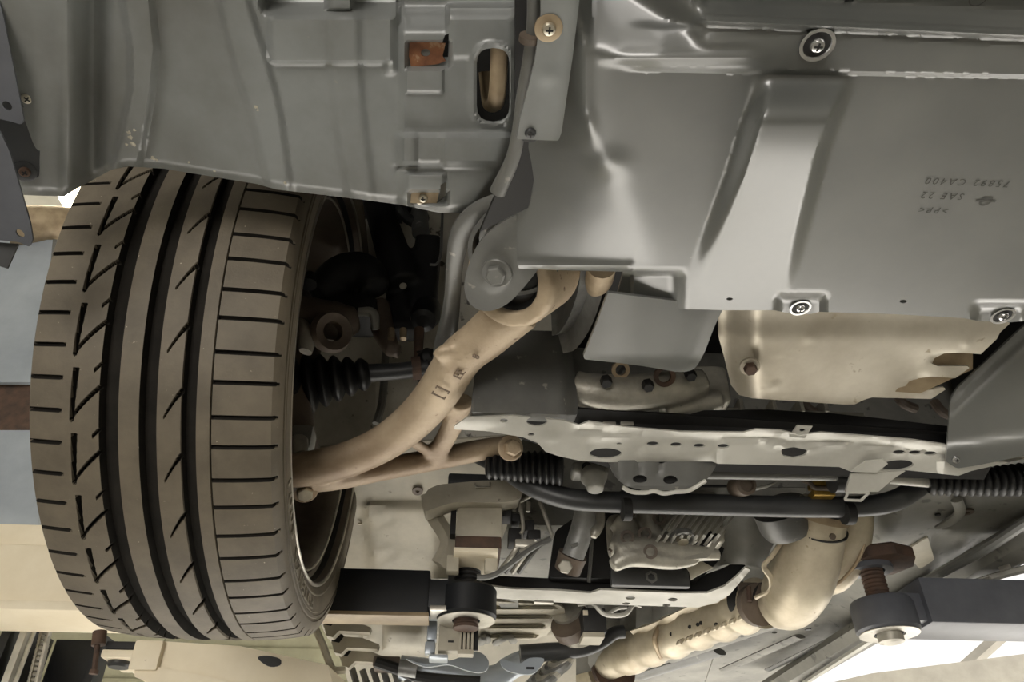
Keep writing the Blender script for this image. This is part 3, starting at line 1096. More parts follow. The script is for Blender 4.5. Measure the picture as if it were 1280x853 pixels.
# lug at the stay
g.append(tube_geo([AP(545, 448, 0.012), AP(560, 440, 0.012), AP(580, 444, 0.012)], [0.008, 0.012, 0.014], 10, 4, flat=0.7, up=(0, 0, 1)))
casting('arm_casting', g, 'cast_brown', arm, voxel=0.0030, smooth=4)
lathe('bushing_rubber', [(0.010, -0.05), (0.030, -0.05), (0.030, 0.006), (0.024, 0.000), (0.010, 0.006)], EYE, EAX, 'black_rubber', arm, seg=36, closed=True)
lathe('ball_joint', [(0.022, -0.03), (0.024, -0.01), (0.018, 0.006), (0.010, 0.008), (1e-6, 0.010)], AP(352, 602, 0.0), (0.1, -0.3, -0.95), 'cast_dark', arm, seg=24)
hexbolt('arm_bolt', AP(381, 614, -0.003), (0.25, -0.5, -0.8), 0.0095, 'zinc', arm, 0.010, True, 'cast_brown')
# raised casting marks on the limb
tx = (AP(598, 432) - AP(545, 505)).normalized()
tn = Vector((0.0, -0.45, -0.89)).normalized()
ty = tn.cross(tx).normalized()
for body, (px, py), sz in (('[ ]', (553, 492), 0.017), ('EE', (574, 468), 0.013), ('8', (595, 446), 0.011)):
    V, F = text_mesh(body, sz, 0.0006, 'CENTER')
    c = AP(px, py, -0.0085)
    obj('casting_mark', [c + tx * v.x - ty * (v.y - sz * 0.35) + tn * (v.z) for v in V], F, 'cast_mark', arm, smooth=False, label='casting mark on the arm')

# bushing bracket: flat disc plate with centre bolt
BBP = Pl(PZ(622, 335, 0.437), (-0.22, -0.30, -0.93))
bb = thing('bushing_bracket', 'grey disc-shaped bushing bracket with centre bolt above the control arm', 'bracket', BBP.at(610, 388))


def bb_h(x, y):
    return -0.0015 + 0.003 * math.exp(-((math.hypot(x - 620, y - 342) - 14) / 6.0) ** 2)


sheet('bracket_disc', sm([(700, 262), (660, 264), (625, 280), (598, 305), (583, 340), (581, 366), (592, 384), (612, 389), (634, 380), (656, 358), (678, 330), (700, 300)], 4), BBP, 'subframe_paint', bb, h=bb_h, step=6, thick=0.005)
hexbolt('bracket_bolt', BBP.at(621, 341, 0.001), BBP.n, 0.0088, 'subframe_paint', bb, 0.008, True, 'subframe_paint')
lathe('bracket_ring', [(0.036, -0.022), (0.040, -0.022), (0.041, 0.0), (0.037, 0.0)], BBP.at(642, 318, -0.016), BBP.n, 'subframe_paint', bb, seg=40, closed=True)

# grey stay that curves down to the arm
stay = thing('suspension_stay', 'grey curved steel stay left of the disc bracket', 'stay', PZ(555, 440, 0.45))
ST = hz(0.488)
tube('stay_bar', [ST.at(x, y) for x, y in ((668, 243), (630, 254), (597, 268), (577, 292), (569, 325), (566, 365), (562, 400), (556, 430), (553, 448))], [0.013, 0.0125, 0.012, 0.0105, 0.0085, 0.0082, 0.0098, 0.0115, 0.011], 'subframe_paint', stay, seg=14, flat=0.5, up=(0, 0, 1))
tube('stay_flange', [Pl(ST.at(600, 300, -0.02), (0, 0, -1)).at(x, y) for x, y in ((660, 262), (622, 276), (602, 300), (594, 340), (590, 380))], [0.010, 0.009, 0.008, 0.007, 0.006], 'subframe_paint', stay, seg=10, flat=0.4, up=(0, 0, 1))

# curved trim right of the eye (horn of the subframe)
HN = hz(0.475)
horn = thing('subframe_horn', 'curved grey subframe horn wrapped round the arm eye', 'subframe horn', HN.at(715, 440))
V, F = [], []
path_o = catmull([HN.at(x, y) for x, y in ((760, 338), (752, 372), (738, 410), (720, 436), (704, 442))], 6)
path_i = catmull([HN.at(x, y, -0.012) for x, y in ((726, 338), (722, 366), (712, 395), (700, 415), (690, 420))], 6)
for a, b in zip(path_o, path_i):
    V += [a, a * 0.6 + b * 0.4 + Vector((0, 0, 0.016)), b, b + Vector((0, 0.0, 0.05)), a + Vector((0, 0, 0.05))]
n = len(path_o)
for i in range(n - 1):
    for k in range(5):
        a, b = i * 5 + k, i * 5 + (k + 1) % 5
        F.append((a, b, b + 5, a + 5))
F += [(4, 3, 2, 1, 0), tuple((n - 1) * 5 + k for k in range(5))]
obj('horn_shell', V, F, 'grey_cast', horn)
tube('horn_collar', [HN.at(752, 332, 0.0), HN.at(748, 352, -0.006), HN.at(743, 362, -0.012)], [0.014, 0.013, 0.008], 'bronze', horn, seg=16)
sheet('torn_flap', [(760, 340), (782, 340), (772, 374), (768, 366), (764, 374), (758, 362)], Pl(HN.at(768, 352, -0.03), (0, -.2, -1)), 'engine_dark', horn, thick=0.003)

# ================================================================== front subframe
sub = thing('front_subframe', 'pale steel front subframe crossmember with rows of holes', 'subframe', PZ(760, 577, 0.385))
FB = vt(0.665)


def fb_h(x, y):
    return 0.004 * math.exp(-((x - 594) / 6.0) ** 2) * sst(480, 500, y) - 0.02 * sst(700, 722, x)


sheet('front_box', rnd([(598, 412), (705, 414), (716, 440), (722, 500), (722, 519), (588, 515), (592, 480)], 4), FB, 'subframe_paint', sub, h=fb_h, step=7, back=(0, 0.02, 0.003))
BP = Pl(PZ(650, 530, 0.402), (0.0, -0.45, -0.89))


def bp_h(x, y):
    top = lerp_at([(520, 560), (527, 700), (533, 780), (540, 850), (539, 945), (543, 1030), (548, 1092), (557, 1180)], x)  # row of the top edge
    h = 0.0
    d = y - top
    h += 0.006 * (1 - sst(2, 7, d)) * sst(712, 730, x)
    h -= 0.003 * math.exp(-((d - 9) / 3.5) ** 2) * sst(712, 730, x)
    # long pressed panel
    h -= 0.004 * bxs(x, y, 735, 549, 900, 600, 4)
    h += 0.003 * bxs(x, y, 800, 561, 892, 575, 4)
    # diagonal pressing to the right
    h -= 0.004 * bxs(x, y, 940, 552, 1055, 582, 8) * (0.5 + 0.5 * math.cos((x - 990) / 26.0))
    h += 0.003 * math.exp(-((y - 553 - abs(x - 992) * -0.03 - (x - 945) * 0.16) / 3.0) ** 2) * bxs(x, y, 948, 545, 990, 580, 6)
    h += 0.003 * math.exp(-((y - 564 + (x - 992) * 0.12) / 3.0) ** 2) * bxs(x, y, 1000, 545, 1075, 580, 6)
    # left foot
    h -= 0.006 * (1 - sst(590, 640, x)) * sst(528, 536, y)
    h += 0.002 * math.exp(-((x - 690) / 10.0) ** 2 - ((y - 547) / 5.0) ** 2)
    h -= 0.003 * sst(1080, 1100, x) * sst(566, 572, y)
    h += 0.006 * sst(1170, 1180, x) * sst(570, 578, y)
    return h


def lerp_y(pts, x):
    return lerp_at([(b, a) for a, b in pts], x)


bp_out = [(568, 533), (584, 522), (640, 520), (705, 526), (724, 532), (736, 527), (780, 534), (850, 540), (930, 541), (945, 537), (975, 538), (1000, 544), (1027, 541), (1092, 546), (1140, 550), (1182, 556),
          (1182, 575), (1290, 562), (1440, 542), (1440, 556), (1280, 574), (1214, 589), (1198, 595), (1153, 590), (1132, 588), (1096, 592), (1064, 590), (1049, 584), (944, 581), (897, 580), (890, 577), (759, 578), (724, 576), (700, 571), (682, 565), (672, 554), (654, 547), (607, 539), (568, 537)]
bp_holes = [ell(630, 526, 5, 2.6), ell(671, 527, 13, 6), ell(664, 543.5, 4, 1.8), ell(757, 567, 20, 6.5, 24), ell(774, 555, 3.5, 1.4), ell(816, 555, 7.5, 2.8), ell(845, 556, 7, 2.7), ell(874, 557.5, 7.5, 2.7), ell(904, 558, 7.5, 2.8),
            rnd([(976, 562), (992, 559), (1010, 563), (1006, 570), (992, 573), (978, 570)], 3), ell(1124, 565.5, 8, 2.6), ell(1144, 566, 8, 2.6), ell(1163, 567, 8, 2.6), ell(1121, 582, 21, 6.5, 24, rot=-0.08)]
def inset(o):
    return o


sheet('crossmember_plate', bp_out, BP, 'subframe_light', sub, h=bp_h, step=5, holes=bp_holes, thick=0.0025)
# dark sheet behind the plate paints the shade inside the holes
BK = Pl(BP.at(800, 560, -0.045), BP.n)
sheet('crossmember_hole_shade', [(620, 505), (1260, 545), (1230, 600), (1064, 596), (760, 585), (640, 545)], BK, 'engine_dark', sub, thick=0.004)
GAP = vt(0.715)
sheet('crossmember_gap_shade', [(722, 532), (760, 527), (828, 525), (850, 519), (880, 513), (960, 512), (1040, 517), (1100, 523), (1186, 533), (1186, 562), (1092, 549), (945, 543), (850, 543), (736, 532)], GAP, 'engine_dark', sub, thick=0.006, label='dark shade sheet above the crossmember')  # dark sheet paints the black gap above the beam
TB = Pl(BP.at(1000, 540, 0.004), (0, -0.6, -0.8))
sheet('bracket_tab', [(997, 532), (1016, 533), (1006, 548), (987, 546)], TB, 'subframe_light', sub, holes=[ell(1003, 538, 3.6, 1.9)], thick=0.002)
# rack bracket with two holes below the beam
RB = Pl(BP.at(828, 590, 0.002), (0.0, -0.85, -0.53))


def rb_h(x, y):
    h = 0.005 * sst(606, 613, y)
    h -= 0.003 * (math.exp(-((x - 800) / 3.0) ** 2) + math.exp(-((x - 824) / 3.0) ** 2)) * (1 - sst(588, 600, y))
    h -= 0.012 * sst(868, 896, x) + 0.010 * (1 - sst(760, 776, x))
    return h


rb = thing('rack_bracket', 'dull grey rack bracket with two round holes under the crossmember', 'bracket', RB.at(828, 614))
sheet('bracket_plate', rnd([(760, 576), (816, 575), (827, 580), (838, 575), (892, 575), (896, 582), (884, 600), (862, 613), (800, 613), (780, 607), (766, 592)], [3, 2, 2, 2, 3, 4, 8, 8, 8, 8, 6]), RB, 'subframe_paint', rb, h=rb_h, step=5, holes=[ell(800, 599, 9, 5), ell(838, 600, 9, 5.4)], thick=0.003)
sheet('bracket_inside', rnd([(764, 578), (892, 578), (880, 600), (860, 610), (790, 608)], 3), Pl(RB.at(828, 590, -0.014), RB.n), 'engine_dark', rb, thick=0.003)
tube('bracket_lip', [RB.at(x, y, 0.004) for x, y in ((778, 609), (790, 615), (806, 616), (818, 614), (830, 617), (844, 615), (862, 613), (882, 601))], 0.0024, 'subframe_light', rb, seg=8)
# silver box bracket on the right
SB = Pl(BP.at(1090, 600, 0.004), (0.0, -0.8, -0.6))
sb = thing('mount_bracket', 'silver folded mount bracket hanging below the crossmember on the right', 'bracket', SB.at(1080, 625))
sheet('bracket_face', [(1064, 592), (1132, 589), (1118, 598), (1098, 615), (1057, 615)], SB, 'subframe_light', sb, thick=0.003)
sheet('bracket_top', [(1064, 590), (1082, 577), (1104, 575), (1110, 580), (1096, 591)], Pl(BP.at(1085, 582, 0.006), BP.n), 'subframe_light', sb, thick=0.002)
g = []
for a, b in (((1057, 616), (1086, 616)), ((1086, 616), (1076, 626)), ((1076, 626), (1056, 625)), ((1056, 625), (1060, 616))):
    g.append(tube_geo([SB.at(*a), SB.at(*b)], 0.0016, 6, 0))
obj('bracket_foot', *merge(*g), 'subframe_light', sb)

# ================================================================== steering rack, boots, stabilizer
rack = thing('steering_rack', 'grey steering rack tube below the crossmember', 'steering rack', PY(980, 596, 0.80))
tube('rack_tube', [PY(880, 590, 0.80), PY(1056, 593, 0.80)], 0.0088, 'subframe_paint', rack, seg=20)
tube('rack_end', [PY(1040, 600, 0.81), PY(1062, 600, 0.81)], 0.0165, 'dark_plastic', rack, seg=20)
tube('rack_rod', [PY(1110, 598, 0.83), PY(1168, 603, 0.83)], 0.0075, 'subframe_light', rack, seg=16)
lathe('rack_plug', [(0.013, -0.03), (0.013, 0.0), (0.009, 0.002), (0.008, -0.002), (1e-6, -0.002)], PY(933, 606, 0.825), (0.05, -0.9, -0.3), 'cast_dark', rack, seg=20)
pbox('rack_bushing', 1017, 600, 1042, 606, 0.83, 0.02, 'brass', rack, 0.001)
pbox('rack_bushing', 1018, 611, 1044, 619, 0.835, 0.02, 'brass', rack, 0.001)
tube('rack_pipe', [PY(x, y, 0.832) for x, y in ((1002, 600), (1012, 604), (1018, 610), (1030, 611), (1048, 612), (1054, 608))], 0.003, 'cast_dark', rack, seg=8)
tube('rack_arm', [PY(940, 612, 0.83), PY(958, 608, 0.83), (PY(972, 602, 0.83))], [0.004, 0.004, 0.002], 'grey_body', rack, seg=8, flat=0.5)
V, F = bellows_geo(PY(608, 582, 0.845), PY(704, 585, 0.83), 0.017, 0.0225, 12, 0.24, bend=(0, 0, 0))
obj('tie_rod_boot', V, F, 'black_rubber', None, label='black pleated tie rod boot under the arm\'s rear bushing', cat='boot', group='tie rod boots')
V, F = bellows_geo(PY(1160, 605, 0.83), PY(1378, 592, 0.78), 0.015, 0.026, 23, 0.24, bend=(0, 0, -0.002))
obj('tie_rod_boot', V, F, 'black_rubber', None, label='black pleated tie rod boot at the right edge', cat='boot', group='tie rod boots')
stab = thing('stabilizer_bar', 'thick black stabilizer bar spanning beneath the crossmember', 'stabilizer bar', PY(880, 640, 0.87))
tube('bar', [PY(x, y, Y) for x, y, Y in ((596, 566, 0.90), (630, 584, 0.885), (662, 606, 0.875), (700, 621, 0.87), (745, 627, 0.868), (850, 630, 0.866), (1000, 634, 0.86), (1080, 633, 0.86), (1115, 627, 0.863), (1140, 614, 0.875), (1170, 590, 0.90))],
     0.0135, 'dark_plastic', stab, seg=20)
for x, y in ((783, 641), (1060, 646)):
    tube('bar_clip', [PY(x - 5, y - 4, 0.855), PY(x + 5, y - 4, 0.855)], 0.0145, 'engine_dark', stab, seg=16)
hexbolt('arm_rear_bolt', PY(638, 560, 0.735), (0.3, -0.85, -0.4), 0.0095, 'cast_brown', arm, 0.012, True, 'cast_brown')
pj = thing('pinion_housing', 'small steel pinion housing between left boot and rack bracket', 'pinion housing', PY(742, 596, 0.82))
g = [lathe_geo([(0.014, 0), (0.017, 0.012), (0.012, 0.02), (0.010, 0.03)], PY(741, 588, 0.815), (0.02, -0.2, -0.98), 20), pbox_geo(716, 576, 762, 590, 0.815, 0.03, 0.004)]
casting('housing_casting', g, 'grey_body', pj, 0.0025, 3)
lathe('pinion_plug', [(0.006, 0), (0.006, 0.004), (1e-6, 0.004)], PY(733, 584, 0.812), (0, -0.9, -0.4), 'engine_dark', pj, seg=14)

# ================================================================== axle group inside the wheel
AX = 0.842
shaft = thing('drive_shaft', 'black drive shaft with pleated joint boot behind the control arm', 'drive shaft', PY(440, 500, AX))
V, F = bellows_geo(PY(362, 482, AX), PY(462, 467, AX), 0.047, 0.020, 6, 0.30, seg=36, per=8)
obj('joint_boot', V, F, 'black_rubber', shaft)
tube('shaft_rod', [PY(455, 467, AX), PY(500, 464, AX), PY(535, 459, AX)], [0.0125, 0.0115, 0.0115], 'dark_plastic', shaft, seg=20)
tube('joint_cup', [PY(322, 486, AX), PY(368, 481, AX)], 0.044, 'cast_dark', shaft, seg=32)
tube('shaft_collar', [PY(515, 461, AX), PY(526, 460, AX)], 0.016, 'rust_dark', shaft, seg=20)
tube('inner_joint', [PY(526, 460, AX + 0.01), PY(580, 452, AX + 0.03)], 0.024, 'engine_dark', shaft, seg=24)

kn = thing('steering_knuckle', 'brown cast steering knuckle behind the wheel rim', 'knuckle', PY(400, 430, 0.80))
g = [tube_geo([PY(x, y, 0.80) for x, y in ((340, 400), (385, 395), (425, 402), (448, 398))], [0.02, 0.024, 0.026, 0.016], 14, 5),
     tube_geo([PY(x, y, 0.79) for x, y in ((350, 384), (385, 382), (402, 384))], [0.014, 0.013, 0.010], 12, 4),
     tube_geo([PY(x, y, 0.84) for x, y in ((340, 360), (370, 420), (360, 500), (372, 570), (366, 600))], [0.04, 0.035, 0.03, 0.026, 0.022], 14, 5)]
casting('knuckle_casting', g, 'cast_dark', kn, 0.004, 3)
lathe('knuckle_eye', [(0.012, -0.01), (0.026, -0.012), (0.028, 0.0), (0.024, 0.008), (0.013, 0.004)], PY(415, 415, 0.775), (0.5, -0.7, -0.4), 'cast_dark', kn, seg=24, closed=True)
tube('knuckle_lug', [PY(378, 405, 0.785), PY(384, 420, 0.775), PY(382, 440, 0.775)], [0.010, 0.013, 0.009], 'cast_alloy', kn, seg=12, flat=0.7)
tube('ball_stud', [PY(388, 344, 0.80), PY(386, 356, 0.795)], [0.007, 0.011], 'engine_dark', kn, seg=12)
pbox('sensor_plate', 362, 530, 390, 560, 0.80, 0.03, 'grey_body', kn, 0.005)
tube('lower_mount', [PY(372, 552, 0.79), PY(376, 570, 0.785)], [0.012, 0.009], 'cast_alloy', kn, seg=12)
g = [tube_geo([PY(x, y, 0.83) for x, y in ((395, 368), (425, 345), (455, 342), (470, 362))], [0.02, 0.03, 0.03, 0.022], 14, 5), pbox_geo(404, 362, 470, 388, 0.82, 0.07, 0.012)]
cal = thing('brake_caliper', 'black brake caliper above the drive shaft boot', 'brake caliper', PY(430, 385, 0.83))
casting('caliper_body', g, 'engine_dark', cal, 0.004, 3)
tube('caliper_bracket', [PY(448, 390, 0.80), PY(466, 392, 0.80), PY(470, 412, 0.81)], [0.006, 0.007, 0.005], 'grey_body', cal, seg=10)

strut = thing('suspension_strut', 'black suspension strut rising behind the liner edge', 'strut', PY(525, 420, 0.86))
g = [pbox_geo(514, 290, 548, 385, 0.86, 0.05, 0.008), tube_geo([PY(462, 225, 0.88), PY(486, 300, 0.875), PY(505, 360, 0.87)], [0.022, 0.026, 0.03], 14, 4), pbox_geo(482, 310, 530, 410, 0.872, 0.04, 0.01)]
casting('strut_body', g, 'engine_dark', strut, 0.004, 2)
lathe('strut_cup', [(0.010, 0.0), (0.018, 0.003), (0.022, 0.02), (0.02, 0.05), (0.004, 0.05)], PY(529, 402, 0.845), (0.05, 0.45, 0.85), 'black_rubber', strut, seg=24)
lathe('strut_hole_plate', [(0.0055, 0), (0.0055, 0.001), (1e-6, 0.001)], PY(504, 358, 0.855), (0, -1, -0.2), 'beige_body', strut, seg=14)
lathe('strut_bolt', [(0.006, 0), (0.006, 0.004), (1e-6, 0.005)], PY(487, 320, 0.862), (0, -1, -0.2), 'grey_body', strut, seg=6)
tube('abs_wire', [PY(x, y, 0.835) for x, y in ((553, 268), (552, 295), (551, 318), (546, 330), (537, 331))], 0.0022, 'subframe_paint', strut, seg=8)
lathe('spring_seat', [(0.014, 0.0), (0.026, 0.0), (0.030, 0.008), (0.028, 0.016), (0.014, 0.014)], PY(512, 272, 0.87), (0.5, -0.8, 0.2), 'dark_plastic', strut, seg=28, closed=True)
tube('strut_rod', [PY(524, 265, 0.865), PY(526, 292, 0.86)], 0.014, 'subframe_paint', strut, seg=18)
tube('link_rod', [PY(524, 412, 0.85), PY(523, 440, 0.85), PY(522, 472, 0.85)], [0.0075, 0.0065, 0.0065], 'rust_dark', strut, seg=12)
lathe('link_ball', [(0.004, -0.012), (0.013, -0.008), (0.014, 0.004), (0.008, 0.012), (1e-6, 0.013)], PY(535, 448, 0.84), (0.6, -0.7, 0), 'engine_dark', strut, seg=18)
g = [tube_geo([PY(x, y, 0.86) for x, y in ((474, 380), (478, 410), (490, 438))], [0.016, 0.017, 0.012], 12, 4), tube_geo([PY(483, 436, 0.855), PY(500, 440, 0.855)], 0.010, 12, 0)]
casting('strut_lug', g, 'cast_dark', strut, 0.003, 3)
for x in (489, 504):
    tube('lug_bolt', [PY(x, 412, 0.845), PY(x, 424, 0.845)], [0.0052, 0.0048], 'bronze', strut, seg=10)

# ================================================================== heat shield, engine, right splash shield
HS = Pl(PZ(1040, 450, 0.437), (0.0, -0.22, -0.975))
hs = thing('heat_shield', 'pale aluminium heat shield with notched edge behind the undercover', 'heat shield', HS.at(1040, 505))


def hs_h(x, y):
    h = -0.030 * (1 - sst(895, 955, x)) - 0.004 * (1 - sst(395, 425, y))
    h += 0.0025 * math.exp(-((math.hypot(x - 940, (y - 458))) / 12.0) ** 2)
    h -= 0.004 * sst(1095, 1150, x) * sst(420, 470, y)
    for cx, cy in ((1013, 421), (1209, 429), (1147, 493), (968, 483)):
        h += 0.0012 * (1 - sst(5, 8, math.hypot(x - cx, (y - cy) * 1.6)))
    for cx, cy, rx, ry in ((1190, 450, 30, 9), (1160, 479, 28, 8)):
        h -= 0.004 * (1 - sst(0.6, 1.1, math.hypot((x - cx) / rx, (y - cy) / ry)))
    return h


hs_out = [(898, 380), (1260, 395), (1262, 405), (1250, 416), (1246, 424), (1226, 443), (1200, 441), (1180, 442), (1168, 448), (1165, 455), (1172, 458), (1209, 458), (1212, 460), (1194, 473), (1165, 471), (1148, 473), (1138, 480), (1136, 485), (1146, 487), (1180, 485), (1182, 487), (1164, 499), (1090, 497), (1080, 500), (1068, 506), (1055, 506), (940, 498), (924, 494), (914, 482), (906, 450), (898, 420)]
sheet('shield_panel', hs_out, HS, 'aluminium_sheet', hs, h=hs_h, step=5, thick=0.002)
sheet('shield_return', [(1150, 436), (1216, 440), (1216, 462), (1150, 492), (1120, 490)], Pl(HS.at(1180, 465, -0.010), (0.0, -0.6, -0.8)), 'bronze', hs, thick=0.002)
hexbolt('shield_bolt', HS.at(937, 458, 0.004), (-0.12, -0.35, -0.93), 0.0065, 'rust_dark', hs, 0.009, True, 'aluminium_sheet')

RS = Pl(PZ(1230, 560, 0.385), (-0.15, -0.55, -0.82))


def rs_h(x, y):
    d = (x - 1190) * 0.69 + (y - 490) * 0.72
    return -0.010 * (1 - sst(4, 26, d)) - 0.012 * sst(548, 564, y + (x - 1190) * 0.12)


rs = thing('side_splash_shield', 'grey plastic splash shield at the right edge beside the heat shield', 'splash shield', RS.at(1220, 585))
sheet('shield_panel', rnd([(1640, 109), (1284, 404), (1196, 486), (1188, 500), (1184, 560), (1182, 577), (1196, 586), (1222, 582), (1300, 566), (1640, 520)], [2, 6, 8, 6, 4, 4, 4, 6, 4, 2]), RS, 'cover_plastic', rs, h=rs_h, step=7, thick=0.003)
screw(RS.at(1195, 575, -0.010), RS.n, 0.0042, rs)

eng = thing('engine_oil_pan', 'dirty cast engine oil pan glimpsed below the undercover skirt', 'oil pan', PY(790, 520, 0.70))
g = [tube_geo([PY(x, y, 0.70) for x, y in ((716, 482), (740, 490), (790, 492), (840, 486), (880, 478))], [0.018, 0.021, 0.022, 0.021, 0.016], 16, 5),
     tube_geo([PY(x, y, 0.72) for x, y in ((830, 520), (860, 508), (900, 500))], [0.012, 0.014, 0.012], 12, 4),
     pbox_geo(855, 455, 912, 500, 0.715, 0.1, 0.006)]
for x in (745, 790, 832):
    g.append(lathe_geo([(0.010, 0), (0.012, 0.006), (0.012, 0.02)], PY(x, 472, 0.69), (0, 0.5, -0.85), 16))
casting('pan_casting', g, 'cast_alloy', eng, 0.0028, 3)
for x, y in ((757, 474), (809, 479), (862, 466)):
    hexbolt('pan_bolt', PY(x, y, 0.672), (0, -0.35, -0.94), 0.0065, 'engine_dark', eng, 0.010, False)
for x, y, r in ((775, 462, 0.010), (830, 470, 0.012)):
    lathe('pan_port', [(r * 0.6, 0), (r, 0), (r, 0.005), (r * 0.6, 0.005)], PY(x, y, 0.678), (0, -0.7, -0.7), 'bronze', eng, seg=20, closed=True)
lathe('drain_ring', [(0.007, 0), (0.012, 0), (0.012, 0.004), (0.007, 0.004)], PY(830, 470, 0.674), (0, -0.7, -0.7), 'rust_dark', eng, seg=20, closed=True)
for i, x in enumerate((885, 925, 966, 1000, 1030)):
    pbox('pan_rib', x, 498, x + 5, 514, 0.735, 0.05, 'cast_alloy', eng, 0.001)
pbox('pan_rail', 870, 512, 1080, 518, 0.74, 0.05, 'cast_alloy', eng, 0.001)
for x0, y0, x1, y1 in ((754, 527, 770, 531), (776, 527, 792, 531)):
    pbox('glint_plate', x0, y0, x1, y1, 0.712, 0.004, 'bare_steel', sub, 0.0005)
for x, y in ((1012, 512), (1130, 505), (1178, 515)):
    tube('loom_pipe', [PY(x - 10, y - 12, 0.76), PY(x, y, 0.755), PY(x + 14, y + 6, 0.76)], 0.006, 'cast_dark', eng, seg=10)

# ================================================================== gearbox
GY = 1.02
gb = thing('gearbox', 'cast alloy gearbox with parallel cooling fins below the stabilizer bar', 'gearbox', PY(830, 712, GY))
g = [pbox_geo(800, 610, 905, 676, GY + 0.03, 0.06, 0.012),
     tube_geo([PY(x, y, GY) for x, y in ((770, 690), (800, 684), (850, 690), (900, 694))], [0.014, 0.018, 0.014, 0.008], 14, 4),
     tube_geo([PY(x, y, GY) for x, y in ((812, 640), (816, 662), (832, 676), (860, 678))], [0.014, 0.013, 0.012, 0.012], 14, 4),
     tube_geo([PY(x, y, GY) for x, y in ((765, 708), (790, 695), (840, 702), (870, 700))], [0.010, 0.016, 0.012, 0.008], 14, 4),
     tube_geo([PY(x, y, GY + 0.01) for x, y in ((770, 650), (785, 665), (776, 690))], [0.016, 0.02, 0.02], 14, 4),
     pbox_geo(762, 640, 800, 692, GY + 0.03, 0.04, 0.012)]
casting('gearbox_casting', g, 'cast_alloy', gb, 0.0035, 3)
for i in range(9):                                   # fins
    x0 = 843 + i * 9.2
    p0, p1 = PY(x0 + 12, 630, GY - 0.012), PY(x0 - 18, 671 - 0.5 * max(0, i - 5), GY - 0.03)
    d = (p1 - p0)
    a, u, w = frame(d, (0, 1, 0))
    obj('fin', *box_geo((p0 + p1) / 2 + u * 0.012, d / 2, u * 0.014, w * 0.0015, 0.0005), 'subframe_light', gb)
for x, y in ((806, 668), (813, 690), (784, 672), (824, 648)):
    lathe('gearbox_boss', [(0.006, -0.006), (0.010, -0.006), (0.010, 0.004), (0.006, 0.004)], PY(x, y, GY - 0.014), (-0.2, -0.9, -0.4), 'cast_dark', gb, seg=16, closed=True)
lathe('drain_plug', [(0.009, -0.006), (0.018, -0.006), (0.018, 0.002), (0.014, 0.002), (0.013, -0.003), (0.009, -0.003)], PY(853, 675, GY - 0.018), (0.05, -0.30, -0.95), 'grey_cast', gb, seg=24, closed=True)
lathe('plug_core', [(0.0085, -0.008), (0.0085, 0.004), (1e-6, 0.004)], PY(853, 676, GY - 0.018), (0.05, -0.30, -0.95), 'zinc', gb, seg=6)
sheet('gearbox_plate', [(852, 692), (882, 690), (902, 664), (908, 664), (888, 694), (884, 698), (856, 700)], vt(GY - 0.01), 'cast_alloy', gb, thick=0.01)
sheet('gearbox_window', [(838, 686), (880, 686), (897, 668), (888, 664), (862, 686)], vt(GY - 0.004), 'engine_dark', gb, thick=0.008)
for i in range(6):
    tube('gearbox_rib', [PY(762 + i * 3, 690 - i * 9, GY + 0.02), PY(786 + i * 3, 652 - i * 4, GY + 0.02)], 0.003, 'cast_dark', gb, seg=8)

sheet('cavity_shade', rnd([(686, 722), (694, 664), (735, 636), (790, 606), (925, 606), (912, 668), (900, 700), (872, 726)], 6), vt(1.17), 'engine_dark', gb, thick=0.02)  # dark sheet paints the black cavity around the gearbox
# transmission mount under the crossmember
mnt = thing('gearbox_mount', 'black rubber gearbox mount block with a ring mark', 'mount', PY(812, 735, 1.10))
pbox('mount_block', 764, 711, 862, 733, 1.10, 0.012, 'dark_plastic', mnt, 0.003)
lathe('mount_ring', [(0.006, 0), (0.0095, 0), (0.0095, 0.002), (0.006, 0.002)], PY(814, 722, 1.0985), (0, -1, 0), 'subframe_paint', mnt, seg=6, closed=True)
paper = sheet('mount_shim', [(858, 709), (874, 700), (892, 710), (876, 718), (864, 725), (862, 715)], vt(1.085), 'beige_body', None, thick=0.003, label='small pale folded tab beside the gearbox mount', cat='tab')

# ================================================================== rear crossmember
rc = thing('rear_crossmember', 'pale flanged rear crossmember below the gearbox', 'crossmember', PZ(780, 750, 0.40))
RC = hz(0.405)
ctop = [(560, 728), (600, 732), (640, 737), (700, 739), (738, 742), (750, 738), (800, 740), (851, 742), (884, 742), (905, 734), (920, 722), (932, 710), (938, 713)]
cbot = [(926, 727), (912, 744), (896, 754), (872, 760), (820, 758), (740, 756), (690, 753), (640, 750), (560, 744)]


def rc_h(x, y):
    t = lerp_at([(b, a) for a, b in ctop[:-1]], x)
    return 0.004 * (1 - sst(2, 5, y - t)) - 0.002 * math.exp(-((y - t - 7) / 2.5) ** 2)


sheet('flange_plate', ctop + cbot, RC, 'subframe_light', rc, h=rc_h, step=5, thick=0.003, holes=[ell(788, 748, 6, 2.2), ell(841, 750, 6, 2.2), ell(783, 755, 5, 1.6), ell(833, 757, 5, 1.6)])
sheet('member_wall', [(560, 716), (620, 720), (700, 724), (800, 722), (860, 726), (900, 712), (925, 700), (936, 712), (920, 723), (905, 735), (884, 743), (800, 741), (750, 739), (738, 743), (640, 738), (560, 729)], vt(1.205), 'engine_dark', rc, thick=0.01, label='upper wall with shade painted dark')  # upper wall coloured dark in place of recess shade
pbox('member_slot', 668, 751, 692, 754, 1.16, 0.01, 'bare_steel', rc, 0.0005)

